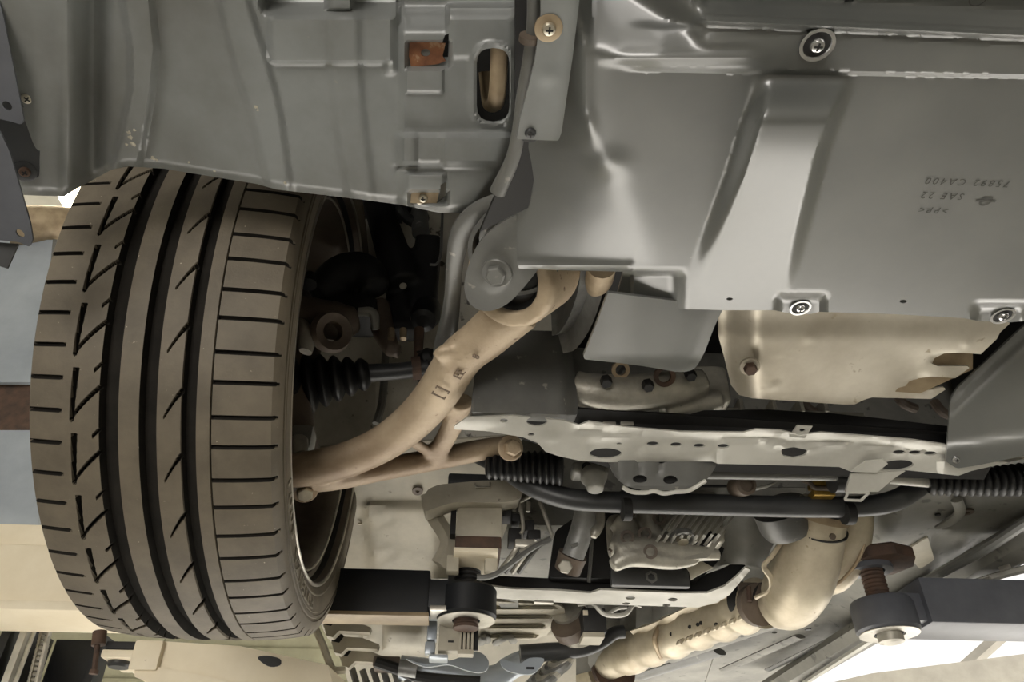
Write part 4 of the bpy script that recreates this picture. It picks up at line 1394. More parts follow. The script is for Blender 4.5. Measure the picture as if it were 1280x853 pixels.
# ================================================================== centre tunnel, pipes and small fittings
ps = thing('grey_pipe', 'smooth grey steel pipe standing between brake lines and gearbox', 'pipe', PY(715, 712, 1.04))
tube('pipe_tube', [PY(738, 615, 0.98), PY(728, 660, 1.01), PY(716, 696, 1.03)], [0.0165, 0.0165, 0.0160], 'grey_cast', ps, seg=22)
tube('pipe_collar', [PY(716, 694, 1.035), PY(709, 714, 1.05)], [0.021, 0.019], 'cast_dark', ps, seg=22)
hexbolt('pipe_nut', PY(707, 708, 1.02), (-0.2, -0.8, -0.5), 0.010, 'cast_alloy', ps, 0.007, False)
tube('pipe_tab', [PY(714, 684, 1.008), PY(722, 680, 1.008)], 0.003, 'subframe_paint', ps, seg=6)
st2 = tube('thin_stay', [PY(741, 645, 1.06), PY(739, 690, 1.08), PY(736, 728, 1.1)], 0.0055, 'subframe_paint', None, seg=8, flat=0.5, label='thin grey flat stay right of the grey pipe', cat='stay')
hk = tube('hooked_pipe', [PY(744, 628, 0.98), PY(750, 640, 0.985), PY(750, 655, 0.985), PY(744, 666, 0.985), PY(742, 672, 0.985)], [0.006, 0.0065, 0.0065, 0.007, 0.004], 'cast_alloy', None, seg=12, label='short hooked metal pipe end under the stabilizer bar', cat='pipe')

bl = thing('brake_line_bracket', 'bundle of brake lines and black clips on a wire bracket', 'brake lines', PY(665, 700, 1.03))
BY = 1.03
tube('wire_frame', [PY(x, y, BY) for x, y in ((648, 628), (672, 617), (676, 630), (688, 664), (688, 672), (676, 678), (650, 690))], 0.0032, 'cast_alloy', bl, seg=8, sub=3)
tube('wire_frame', [PY(x, y, BY) for x, y in ((650, 630), (653, 648), (654, 662), (651, 668))], 0.0028, 'cast_alloy', bl, seg=8, sub=3)
for x0, y0, x1, y1 in ((636, 660, 652, 678), (656, 650, 668, 664), (660, 662, 676, 674), (640, 642, 650, 652), (626, 634, 640, 646)):
    pbox('line_clip', x0, y0, x1, y1, BY + 0.01, 0.03, 'engine_dark', bl, 0.002)
pbox('line_block', 644, 674, 668, 682, BY, 0.02, 'cast_alloy', bl, 0.002)
for k, (dx, m_) in enumerate(((0, 'cast_alloy'), (9, 'subframe_paint'), (18, 'cast_alloy'), (27, 'subframe_paint'))):
    tube('brake_line', [PY(652 + dx, 676, BY + 0.01), PY(640 + dx * 0.9, 694, BY + 0.02), PY(624 + dx * 0.9, 716, BY + 0.05)], 0.0038, m_, bl, seg=8)
tube('brake_line', [PY(x, y, BY - 0.005) for x, y in ((688, 674), (665, 686), (640, 704), (622, 717), (608, 722), (596, 722))], 0.0042, 'subframe_paint', bl, seg=8)
for i in range(4):
    tube('line_nut', [PY(634 + i * 9, 628, BY + 0.02), PY(633 + i * 9, 640, BY + 0.02)], 0.0036, 'cast_alloy', bl, seg=6)

# ================================================================== underbody floor panels
FLZ = 0.515
fp = thing('floor_pan', 'beige underbody floor pan with pressed shapes behind the wheel', 'floor pan', PZ(500, 690, 0.47))
FP = Pl(PZ(500, 650, 0.505), (0.05, -0.35, -0.93))


def fp_h(x, y):
    h = 0.0
    h += 0.010 * sst(625, 640, y) * sst(450, 462, x - (y - 640) * 0.12) * (1 - sst(540, 560, x))
    h -= 0.025 * sst(535, 575, x) * sst(628, 645, y)
    h += 0.0025 * math.exp(-((math.hypot(x - 485, (y - 695) * 2.0) - 16) / 4.0) ** 2)
    h += 0.003 * math.exp(-((y - 630) / 3.0) ** 2)
    h -= 0.002 * math.exp(-((math.hypot((x - 470), (y - 648) * 2.2) - 20) / 4.0) ** 2)
    return h


sheet('floor_panel', [(400, 560), (640, 545), (650, 600), (640, 640), (610, 724), (380, 724)], FP, 'beige_body', fp, h=fp_h, step=6, thick=0.004)
lathe('drain_grommet', [(0.003, 0), (0.0085, 0), (0.0085, 0.003), (0.003, 0.003)], FP.at(522, 613, 0.001), FP.n, 'cast_dark', fp, seg=20, closed=True)
box('panel_chip', FP.at(450, 655, 0.003), (0.006, 0.003, 0.003), 'white_dust', fp, 0.0005)

inner = thing('inner_fender', 'light dirty inner fender panel glimpsed between strut and arm', 'inner fender', PY(500, 560, 1.0))
IF = Pl((0, 1.03, 0.60), (0, -0.93, -0.37))


def if_h(x, y):
    return 0.01 * sst(440, 470, y) - 0.012 * sst(470, 484, x) * (1 - sst(560, 580, x)) + 0.006 * math.sin(x * 0.05 + y * 0.03)


sheet('inner_panel', [(330, 120), (720, 120), (720, 420), (640, 575), (420, 580), (330, 560)], IF, 'dirty_panel', inner, h=if_h, step=9, thick=0.004)
V, F = bellows_geo(PY(472, 470, 0.97), PY(470, 530, 0.97), 0.02, 0.02, 3, 0.05)
tube('panel_seam', [PY(x, y, 0.97) for x, y in ((484, 400), (482, 440), (478, 500), (470, 530))], 0.006, 'grey_body', inner, seg=8)

rail = thing('jacking_rail', 'pale folded body rail resting on the left lift pad', 'rail', PY(600, 628, 0.985))
R1 = vt(0.985)
sheet('rail_face', rnd([(548, 606), (600, 601), (640, 600), (655, 612), (650, 624), (632, 628), (572, 628), (560, 630), (530, 640), (528, 628), (534, 612)], 5), R1, 'beige_body', rail, back=(0, 0.06, 0.012))
pbox('rail_top', 560, 592, 640, 608, 1.0, 0.05, 'dark_plastic', rail, 0.004)
tube('rail_brace', [PY(x, y, 1.055) for x, y in ((536, 618), (540, 640), (552, 660), (560, 676), (557, 692), (548, 706))], [0.012, 0.0125, 0.012, 0.0115, 0.012, 0.012], 'beige_body', rail, seg=4, flat=0.6, up=(0, 1, 0), sub=2)
tube('rail_clip', [PY(594, 604, 0.98), PY(595, 609, 0.98), PY(612, 609, 0.98), PY(612, 603, 0.98)], 0.0016, 'bare_steel', rail, seg=6, sub=0)
pbox('rail_spring_box', 563, 636, 570, 668, 1.03, 0.02, 'engine_dark', rail, 0.002)

tn = thing('tunnel_shield', 'grey transmission tunnel panel left of the exhaust', 'panel', PZ(940, 690, 0.50))
TP = Pl(PZ(940, 680, 0.47), (0.1, -0.6, -0.8))


def tp_h(x, y):
    return -0.03 * (1 - sst(895, 935, x)) + 0.006 * math.exp(-((x - 945) / 14.0) ** 2) - 0.015 * sst(700, 716, y)


sheet('tunnel_sheet', rnd([(870, 610), (1010, 610), (985, 650), (962, 690), (956, 712), (930, 706), (905, 706), (890, 714), (880, 690)], 5), TP, 'grey_body', tn, h=tp_h, step=6, thick=0.003)
lathe('exhaust_joint', [(0.040, 0.0), (0.040, 0.03), (0.036, 0.04), (0.030, 0.04)], PY(974, 634, 1.0), (0.3, 0.4, -0.4), 'subframe_paint', tn, seg=32)
# body panels to the right of the exhaust
RP = hz(0.47)
rp = thing('floor_pan', 'grey underbody floor pan on the right beside the exhaust', 'floor pan', RP.at(1180, 690))


def rp_h(x, y):
    h = 0.004 * sst(652, 658, y) * (1 - sst(664, 670, y)) * sst(1170, 1185, x)
    h -= 0.010 * sst(664, 672, y - (1180 - x) * 0.0) * sst(1160, 1180, x)
    h += 0.004 * math.exp(-((math.hypot(x - 1185, (y - 676) * 1.7) - 22) / 5.0) ** 2)
    h -= 0.025 * (1 - sst(1085, 1130, x + (y - 640) * 0.4))
    h += 0.006 * math.exp(-(((x - 1220) * 0.55 + (y - 690) * 0.83) / 5.0) ** 2)
    return h


sheet('floor_panel', [(1060, 590), (1650, 540), (1650, 560), (1240, 716), (1180, 745), (1060, 806), (1000, 835), (930, 858), (880, 858), (900, 800), (1000, 750), (1060, 690)], RP, 'grey_body', rp, h=rp_h, step=7, thick=0.004,
      holes=[ell(1044, 741, 4, 1.6), ell(1030, 760, 3, 1.3), ell(993, 778, 4, 1.5), ell(968, 791, 3.5, 1.3)])
lathe('floor_grommet', [(0.004, 0), (0.010, 0), (0.010, 0.003), (0.004, 0.003)], RP.at(1208, 639, 0.001), RP.n, 'cast_dark', rp, seg=18, closed=True)
for x, y in ((1198, 636), (1172, 643)):
    lathe('floor_plug', [(0.004, 0), (0.004, 0.002), (1e-6, 0.003)], RP.at(x, y, 0.001), RP.n, 'engine_dark', rp, seg=12)
tube('floor_flange', [RP.at(x, y, 0.008) for x, y in ((1196, 625), (1200, 640), (1188, 652), (1172, 660))], [0.008, 0.008, 0.010, 0.006], 'grey_body', rp, seg=10, flat=0.5, up=(0, 0, 1))
sheet('floor_patch', rnd([(1130, 690), (1160, 672), (1168, 700), (1150, 712)], 3), Pl(RP.at(1150, 690, 0.004), RP.n), 'beige_body', rp, thick=0.003)
for k, (q0, q1, w_) in enumerate((((838, 826), (985, 776), 0.016), ((800, 846), (900, 815), 0.022), ((905, 838), (1000, 796), 0.014), ((960, 838), (1100, 770), 0.010))):
    tube('floor_strip', [RP.at(*q0, 0.012), RP.at((q0[0] + q1[0]) / 2, (q0[1] + q1[1]) / 2, 0.014), RP.at(*q1, 0.012)], w_, 'subframe_paint' if k % 2 else 'grey_body', rp, seg=8, flat=0.35, up=(0, 0, 1))
for x, y in ((905, 806), (935, 797), (957, 812), (1010, 787)):
    lathe('floor_plug', [(0.007, 0), (0.007, 0.002), (1e-6, 0.003)], RP.at(x, y, 0.004), RP.n, 'dark_plastic', rp, seg=14)
SL = hz(0.44)
sill = thing('rocker_member', 'grey car sill with seams running to the lower right', 'sill', SL.at(1150, 780))
tube('sill_box', [SL.at(x, y) for x, y in ((1560, 530), (1360, 634), (1280, 676), (1200, 722), (1120, 768), (1040, 816), (960, 866))], 0.036, 'grey_body', sill, seg=8, sub=2, flat=0.7, up=(0, 0, 1))
tube('sill_pipe', [SL.at(x, y, 0.02) for x, y in ((1330, 622), (1280, 655), (1225, 690), (1170, 720), (1130, 745))], 0.008, 'subframe_paint', sill, seg=10)
tube('sill_seam', [SL.at(x, y, 0.03) for x, y in ((1360, 676), (1280, 712), (1222, 728), (1150, 770), (1090, 800), (1000, 858))], 0.006, 'subframe_light', sill, seg=6, sub=2)
for x, y in ((1250, 712), (1226, 728)):
    tube('sill_tab', [SL.at(x, y, 0.034), SL.at(x + 12, y - 4, 0.034)], 0.004, 'bare_steel', sill, seg=6)

# ================================================================== exhaust
ex = thing('exhaust_converter', 'beige heat-shielded catalytic converter bending down to the joint', 'catalytic converter', PY(1000, 770, 1.1))


def exc_h(x, y):
    e0 = lerp_at([(1002, 645), (985, 670), (962, 700), (950, 725), (945, 745)], y)
    e1 = lerp_at([(1058, 645), (1056, 690), (1036, 730), (1010, 768)], y)
    t = (x - (e0 + e1) / 2) / max(8, (e1 - e0) / 2)
    return 0.040 * math.sqrt(max(0.0, 1 - min(1, t * t)))


EXP = Pl(PY(1005, 705, 1.09), (0.12, -0.80, -0.58))
ex_pts = [(1030, 625), (1026, 650), (1014, 690), (1000, 725), (984, 752), (966, 764)]
tube('converter_shell', [PY(x, y, Y) for (x, y), Y in zip(ex_pts, (0.98, 1.0, 1.05, 1.10, 1.15, 1.18))], [0.033, 0.036, 0.044, 0.049, 0.044, 0.030], 'exhaust_sheet', ex, seg=32)
tube('band_clamp', [PY(1029, 640, 0.985), PY(1027, 649, 0.992)], 0.0375, 'bronze', ex, seg=32)
for q in ((1031, 632, 0.978), (1025, 661, 1.012)):
    P0, P1 = PY(*q), PY(q[0] - 0.3, q[1] + 2.0, q[2] + 0.002)
    tube('band_gap', [P0, P1], 0.0372 if q[1] < 650 else 0.0388, 'engine_dark', ex, seg=32)
lathe('clamp_rivet', [(0.003, 0), (0.0045, 0), (0.0045, 0.003), (1e-6, 0.004)], PY(1040, 671, 0.98), (0.1, -0.8, -0.5), 'cast_dark', ex, seg=12)
V, F = [], []
fl = [((984, 668), (978, 676)), ((968, 694), (960, 700)), ((956, 706), (950, 716)), ((962, 730), (954, 736)), ((960, 745), (944, 748))]
tube('shell_seam', [PY(x, y, Y) for x, y, Y in ((1000, 648, 1.0), (984, 668, 1.03), (966, 694, 1.06), (955, 708, 1.08), (964, 724, 1.09), (962, 738, 1.11), (944, 748, 1.13))], 0.0045, 'exhaust_sheet', ex, seg=8, flat=0.6)
for x, y in ((996, 718), (996, 738), (996, 762)):
    box('shell_slot', PY(x, y, 1.052 + (y - 718) * 0.0011), (0.005, 0.002, 0.0015), 'engine_dark', ex, 0.0003)
ex2 = thing('exhaust_guard', 'pale half-round heat guard standing right of the converter', 'heat guard', PY(1060, 730, 1.1))
tube('guard_shell', [PY(x, y, Y) for x, y, Y in ((1066, 630, 1.03), (1068, 655, 1.05), (1058, 695, 1.09), (1042, 724, 1.13), (1030, 740, 1.16))], [0.026, 0.028, 0.030, 0.026, 0.012], 'exhaust_sheet', ex2, seg=24, flat=0.7)
tube('guard_rim', [PY(x, y, Y) for x, y, Y in ((1085, 640, 1.03), (1082, 672, 1.05), (1072, 702, 1.07), (1050, 728, 1.10), (1030, 738, 1.12))], 0.0025, 'bronze', ex2, seg=8)
# joint and the perforated front pipe
ej = thing('exhaust_joint', 'dark spherical exhaust joint with spring bolt', 'exhaust joint', PY(940, 760, 1.2))
tube('joint_body', [PY(960, 752, 1.19), PY(944, 752, 1.22), (PY(928, 752, 1.25))], [0.030, 0.028, 0.032], 'engine_dark', ej, seg=24)
tube('joint_ring', [PY(950, 756, 1.185), PY(944, 757, 1.20)], 0.033, 'cast_dark', ej, seg=28)
tube('joint_bolt', [PY(936, 734, 1.17), PY(937, 752, 1.17)], 0.004, 'rust_dark', ej, seg=8)
pbox('joint_flange', 924, 728, 948, 744, 1.2, 0.01, 'cast_dark', ej, 0.002)
ep = thing('exhaust_pipe', 'beige ribbed exhaust heat shield tube running to the rear', 'exhaust pipe', PY(840, 800, 1.45))
ep_pts = [(950, 754, 1.22), (915, 768, 1.30), (870, 785, 1.40), (825, 803, 1.52), (785, 818, 1.62), (760, 828, 1.70), (735, 840, 1.78), (700, 858, 1.9)]
P_, R_ = [], []
N_ = 60
cc = catmull([PY(*q) for q in ep_pts], 10)
for i, p in enumerate(cc):
    t = i / (len(cc) - 1)
    r = 0.036 + 0.005 * (0.5 + 0.5 * math.cos(i * 2 * PI / 6.5)) ** 2 * (1 - sst(0.5, 0.6, t))
    if 0.52 < t < 0.6:
        r += 0.004
    if t > 0.86:
        r -= 0.006
    P_.append(p); R_.append(r)
V, F = tube_geo(P_, R_, 32, 0)
obj('pipe_shield', V, F, 'exhaust_sheet', ep)
tube('pipe_flange', [PY(x, y, Y) for x, y, Y in ((948, 748, 1.19), (918, 775, 1.27), (880, 790, 1.36), (830, 812, 1.48), (800, 822, 1.56))], 0.006, 'exhaust_sheet', ep, seg=8, flat=0.4, up=(0, 0, 1))
for x, y, Y in ((839, 793, 1.43), (862, 784, 1.37), (872, 781, 1.345), (876, 779, 1.335), (895, 781, 1.30), (856, 791, 1.40), (866, 790, 1.375)):
    p = PY(x, y, Y)
    lathe('pipe_hole', [(0.0035, 0), (0.0035, 0.001), (1e-6, 0.001)], p - ray(x, y).normalized() * 0.012, (0, -0.8, -0.6), 'engine_dark', ep, seg=10)
for i in range(8):                                     # raised waves along the lower seam
    x, y = 850 + i * 11, 803 - i * 4.4
    tube('shield_wave', [PY(x - 4, y + 3, 1.385 - i * 0.021), PY(x, y, 1.375 - i * 0.021), PY(x + 5, y - 4, 1.375 - i * 0.021)], [0.002, 0.0045, 0.002], 'exhaust_sheet', ep, seg=8, sub=3)
tube('shield_seam', [PY(*q) for q in ((826, 780, 1.46), (818, 800, 1.455), (826, 822, 1.50))], 0.005, 'bronze', ep, seg=8)
obj('shield_rim', *tube_geo([p + Vector((0, 0.006, 0.004)) for p in P_[3:34]], 0.050, 14, 0, flat=0.10, up=(0, -0.75, -0.65)), 'exhaust_sheet', ep)
ee = thing('exhaust_sleeve', 'wide rusty sleeve around the rear end of the exhaust pipe', 'exhaust sleeve', PY(745, 850, 1.8))
tube('sleeve_shell', [PY(764, 838, 1.72), PY(745, 850, 1.80), PY(725, 866, 1.9)], [0.056, 0.058, 0.056], 'exhaust_sheet', ee, seg=28)
tube('sleeve_inside', [PY(768, 835, 1.705), PY(765, 837, 1.715)], 0.052, 'rust_dark', ee, seg=28)

# ================================================================== rear underbody
guard = thing('ribbed_guard', 'pale ribbed underfloor guard right of the left lift pad', 'guard', PZ(650, 800, 0.42))
RG = hz(0.42)


def rg_h(x, y):
    return 0.010 * (0.5 + 0.5 * math.cos((y - 752) / 11.5 * 2 * PI)) ** 2 * sst(606, 618, x) * (1 - sst(-14, -2, x - lerp_at([(706, 745), (702, 765), (690, 785), (672, 808), (640, 818)], y)))


sheet('guard_panel', rnd([(540, 748), (700, 757), (708, 764), (700, 778), (688, 788), (676, 806), (648, 817), (600, 818), (575, 812), (540, 812)], 5), RG, 'beige_body', guard, h=rg_h, step=4, thick=0.004)
sheet('guard_stain', rnd([(620, 750), (648, 750), (648, 763), (628, 763)], 2), Pl(RG.at(634, 756, 0.0055), RG.n), 'grey_body', guard, thick=0.001)
for x0, x1 in ((598, 608), (612, 640)):
    tube('guard_bump', [RG.at(x0, 812, 0.004), RG.at((x0 + x1) / 2, 800, 0.010), RG.at(x1, 798, 0.006), RG.at(x1 + 2, 814, 0.004)], 0.009, 'grey_body', guard, seg=10, flat=0.6, up=(0, 0, 1))
lad = thing('slotted_bracket', 'pale slotted metal bracket under the left lift arm eye', 'bracket', PY(575, 815, 1.12))
pbox('bracket_web', 549, 758, 577, 814, 1.13, 0.02, 'beige_body', lad, 0.002)
for y in (763, 777, 801):
    pbox('bracket_slot', 560, y, 567, y + 2, 1.128, 0.004, 'engine_dark', lad, 0.0003)
for i in range(4):
    pbox('bracket_bar', 574 + i * 5, 780, 577 + i * 5, 812, 1.12, 0.01, 'beige_body', lad, 0.0006)
    pbox('bracket_bar', 579 + i * 5, 766, 582 + i * 5, 776, 1.12, 0.01, 'beige_body', lad, 0.0006)
pbox('bracket_back', 572, 776, 598, 813, 1.135, 0.006, 'engine_dark', lad, 0.001)
pbox('bracket_foot', 572, 812, 592, 818, 1.12, 0.02, 'beige_body', lad, 0.001)
gs = thing('grey_strap', 'grey strap with square fittings beside the slotted bracket', 'strap', PY(540, 818, 1.14))
for x0, y0, x1, y1 in ((536, 757, 548, 772), (534, 776, 546, 800), (531, 802, 544, 816)):
    pbox('strap_piece', x0, y0, x1, y1, 1.14, 0.02, 'sheet_grey', gs, 0.002)
pbox('strap_foot', 536, 818, 560, 823, 1.13, 0.03, 'sheet_grey', gs, 0.002)

paddle = thing('spoon_lever', 'light grey spoon-shaped link plate at the bottom edge', 'link', PY(600, 840, 1.3))
sheet('lever_plate', sm([(508, 824), (530, 830), (555, 828), (575, 822), (592, 815), (604, 818), (611, 828), (608, 838), (598, 841), (582, 838), (560, 831), (532, 834)], 4), vt(1.3), 'sheet_grey', paddle, thick=0.006)
pad2 = thing('spoon_lever', 'second pale link plate right of the first, beside the coil', 'link', PY(660, 845, 1.34))
sheet('lever_plate', sm([(626, 824), (648, 830), (662, 823), (680, 824), (674, 836), (664, 843), (646, 842), (630, 836)], 4), vt(1.34), 'sheet_grey', pad2, thick=0.006)
pbox('lever_slot', 658, 834, 668, 837, 1.339, 0.004, 'engine_dark', pad2, 0.0004)
bumpr = thing('axle_tube', 'rounded pale suspension beam along the bottom edge', 'beam', PY(600, 850, 1.5))
tube('beam_tube', [PY(x, y, 1.5) for x, y in ((500, 835), (560, 842), (600, 848), (622, 846), (640, 834), (660, 826))], 0.022, 'sheet_grey', bumpr, seg=18)
hr = thing('rear_hose', 'black rear hose crossing below the ribbed guard', 'hose', PY(700, 815, 1.42))
tube('hose', [PY(x, y, 1.42) for x, y in ((650, 818), (690, 815), (730, 812), (752, 803), (768, 792), (780, 790))], [0.016, 0.016, 0.013, 0.012, 0.012, 0.012], 'dark_plastic', hr, seg=14)
co = thing('rear_coil_joint', 'ringed metal joint and coil below the black hose', 'coil', PY(690, 850, 1.45))
for k, (x, y, r) in enumerate(((708, 818, 0.020), (702, 826, 0.026), (696, 833, 0.030), (688, 841, 0.028), (680, 848, 0.030), (672, 856, 0.030))):
    lathe('coil_ring', [(r - 0.008, -0.008), (r, -0.006), (r + 0.002, 0), (r, 0.006), (r - 0.008, 0.008)], PY(x, y, 1.44), (0.5, 0.5, -0.7), 'cast_alloy' if k % 2 else 'grey_cast', co, seg=24, closed=True)
muf = thing('resonator', 'grey ringed resonator behind the black box', 'resonator', PY(720, 795, 1.4))
tube('resonator_shell', [PY(708, 760, 1.36), PY(720, 782, 1.40), PY(722, 800, 1.42)], [0.030, 0.034, 0.030], 'cast_alloy', muf, seg=24)
tube('resonator_ring', [PY(712, 776, 1.355), PY(718, 786, 1.37)], 0.037, 'cast_dark', muf, seg=24)
bk = thing('black_module', 'black square module with pale lower edge under the rear crossmember', 'module', PY(743, 796, 1.3))
pbox('module_body', 729, 760, 758, 790, 1.30, 0.05, 'engine_dark', bk, 0.003)
pbox('module_edge', 729, 790, 756, 797, 1.30, 0.05, 'beige_body', bk, 0.002)
pbox('module_label', 729, 763, 735, 769, 1.298, 0.004, 'white_dust', bk, 0.0005)
hg = thing('exhaust_hanger', 'small white bent exhaust hanger under the rear crossmember', 'hanger', PY(770, 770, 1.28))
tube('hanger_wire', [PY(x, y, 1.28) for x, y in ((722, 756), (740, 754), (752, 766), (764, 770), (782, 768), (792, 756), (802, 758))], 0.004, 'subframe_light', hg, seg=8, sub=3)
tube('hanger_wire', [PY(x, y, 1.285) for x, y in ((760, 768), (772, 761), (784, 760))], 0.003, 'subframe_light', hg, seg=8, sub=3)
tc = thing('tunnel_cover', 'grey tunnel cover sheet behind the exhaust shield tube', 'cover', PY(800, 780, 1.6))
sheet('cover_sheet', [(700, 745), (800, 752), (890, 745), (930, 758), (860, 790), (770, 830), (700, 850)], Pl(PY(800, 785, 1.62), (0, -0.7, -0.7)), 'grey_body', tc, thick=0.004, step=10, h=lambda x, y: 0.01 * math.sin(x * 0.16))
rf = thing('rear_underbody', 'shaded rear underbody with stepped rail ends behind the lift arm', 'underbody', PY(480, 830, 1.7))
RF = Pl(PY(480, 790, 1.5), (0, -0.5, -0.87))


def rf_h(x, y):
    h = 0.012 * sst(478, 486, x) * (1 - sst(528, 536, x)) * sst(770, 776, y) * (1 - sst(806, 814, y))
    h += 0.006 * math.exp(-((y - 792) / 2.5) ** 2) * sst(476, 486, x)
    h += 0.012 * math.exp(-((x - 444 - (y - 770) * 0.4) / 5.0) ** 2) * (1 - sst(800, 806, y))
    return h


sheet('floor_sheet', [(385, 745), (720, 745), (720, 870), (440, 870), (425, 820), (405, 790)], RF, 'beige_body', rf, h=rf_h, step=6, thick=0.004)
for i, (x, y) in enumerate(((404, 781), (414, 802), (424, 819))):
    sheet('rail_step', [(x, y), (x + 10, y + 2), (x + 16, y - 6), (x + 40, y - 4), (x + 60, y + 4), (x + 58, y + 10), (x + 20, y + 8), (x + 12, y + 16), (x + 4, y + 14)], vt(1.40 + 0.03 * i), 'beige_body', rf, thick=0.02)
    sheet('rail_gap', [(x + 2, y - 8), (x + 12, y - 10), (x + 20, y - 4), (x + 10, y + 4), (x, y + 2)], vt(1.41 + 0.03 * i), 'engine_dark', rf, thick=0.01)
for i in range(7):
    tube('floor_bar', [PY(440 + i * 13, 836 + i % 2 * 2, 1.50), PY(446 + i * 13, 856, 1.5)], 0.006, 'subframe_paint', rf, seg=6)
pbox('axle_block', 466, 820, 500, 834, 1.45, 0.05, 'cast_dark', rf, 0.004)
tube('axle_rod', [PY(470, 828, 1.44), PY(500, 838, 1.44), PY(530, 848, 1.44), PY(600, 853, 1.44)], 0.010, 'engine_dark', rf, seg=10)
tube('axle_cap', [PY(499, 835, 1.43), PY(521, 838, 1.43)], 0.014, 'grey_cast', rf, seg=14)
ls = thing('rocker_edge', 'pale green-grey sill edge strip slanting below the tyre', 'sill', PY(420, 840, 1.35))
tube('sill_strip', [PY(x, y, 1.35) for x, y in ((380, 752), (394, 785), (404, 808), (413, 832), (418, 838), (432, 838))], 0.010, 'beige_body', ls, seg=6, flat=0.6, sub=3)

# ================================================================== two-post lift
la = thing('lift_support', 'black lift arm with worn lower edge behind the tyre', 'lift arm', PY(470, 765, 1.06), 'lift arms')
pbox('arm_beam', 180, 708, 537, 763, 1.06, 0.045, 'black_paint', la, 0.004)
pbox('arm_lower_plate', 180, 762, 536, 767, 1.056, 0.045, 'arm_edge', la, 0.001)
EC = Vector((PY(584, 742, 1.07).x, 1.092, PY(584, 744, 1.05).z))
lathe('arm_eye', [(0.019, -0.022), (0.040, -0.022), (0.043, -0.018), (0.043, 0.018), (0.040, 0.022), (0.019, 0.022)], EC, (0, 0, 1), 'black_paint', la, seg=40, closed=True)
pbox('arm_neck', 532, 724, 572, 760, 1.062, 0.04, 'black_paint', la, 0.003)
lathe('eye_face', [(0.020, 0), (0.041, 0), (0.041, 0.001), (0.020, 0.001)], EC - Vector((0, 0, 0.0235)), (0, 0, 1), 'bare_steel', la, seg=40, closed=True)
obj('neck_plate', *pbox_geo(537, 757, 575, 764, 1.06, 0.04, 0.001), 'bare_steel', la)
pd = thing('lift_pad', 'brown-banded lift pad block under the pale body rail', 'lift pad', EC, 'lift pads')
pbox('pad_block', 571, 629, 628, 672, 1.02, 0.08, 'beige_body', pd, 0.003)
pbox('pad_band', 569, 670, 627, 686, 1.015, 0.09, 'rust_dark', pd, 0.003)
pbox('pad_base', 567, 685, 623, 690, 1.012, 0.095, 'cream_paint', pd, 0.001)
V, F = bellows_geo(EC + Vector((0, 0, 0.02)), EC + Vector((0, 0, 0.085)), 0.0205, 0.0205, 10, 0.13, seg=20, per=4)
obj('pad_thread', V, F, 'engine_dark', pd)
lathe('pad_thread_end', [(0.018, -0.034), (0.018, -0.030), (0.016, -0.028), (0.018, -0.026), (0.016, -0.024), (0.018, -0.02), (0.018, 0.02)], EC, (0, 0, 1), 'rust_dark', pd, seg=20)
pbox('pad_spring', 558, 693, 574, 714, 1.035, 0.02, 'beige_body', pd, 0.003)
pbox('pad_spring', 606, 692, 622, 714, 1.035, 0.02, 'beige_body', pd, 0.003)

lb = thing('lift_support', 'dark grey lift arm entering from the right edge', 'lift arm', PY(1200, 780, 1.06), 'lift arms')
pbox('arm_beam', 1158, 726, 1520, 782, 1.06, 0.09, 'grey_paint', lb, 0.004)
EC2 = Vector((PY(1109, 759, 1.08).x, 1.095, PY(1109, 761, 1.05).z))
lathe('arm_eye', [(0.020, -0.022), (0.041, -0.022), (0.045, -0.018), (0.045, 0.018), (0.042, 0.024), (0.020, 0.022)], EC2, (0, 0, 1), 'grey_paint', lb, seg=40, closed=True)
pbox('arm_neck', 1112, 741, 1170, 776, 1.07, 0.07, 'grey_paint', lb, 0.003)
lathe('eye_face', [(0.022, 0), (0.042, 0), (0.042, 0.001), (0.022, 0.001)], EC2 - Vector((0, 0, 0.0235)), (0, 0, 1), 'bare_steel', lb, seg=40, closed=True)
pd2 = thing('lift_pad', 'flat octagonal rust-brown lift pad below the right floor pan', 'lift pad', EC2, 'lift pads')
V, F = bellows_geo(EC2 + Vector((0, 0, 0.02)), EC2 + Vector((0, 0, 0.075)), 0.0175, 0.0175, 9, 0.13, seg=20, per=4)
obj('pad_thread', V, F, 'rust_dark', pd2)
lathe('pad_plate', [(0.036, 0.078), (0.052, 0.080), (0.052, 0.096), (0.047, 0.100), (1e-6, 0.100)], EC2 + Vector((0.018, 0, 0)), (0, 0, 1), 'rust_dark', pd2, seg=8, sharp=20)
lathe('pad_collar', [(0.020, 0.07), (0.032, 0.07), (0.032, 0.078), (0.02, 0.078)], EC2, (0, 0, 1), 'grey_paint', pd2, seg=20, closed=True)
lathe('pad_thread_end', [(0.012, -0.036), (0.018, -0.034), (0.018, 0.02), (0.012, 0.02)], EC2, (0, 0, 1), 'cast_alloy', pd2, seg=20)

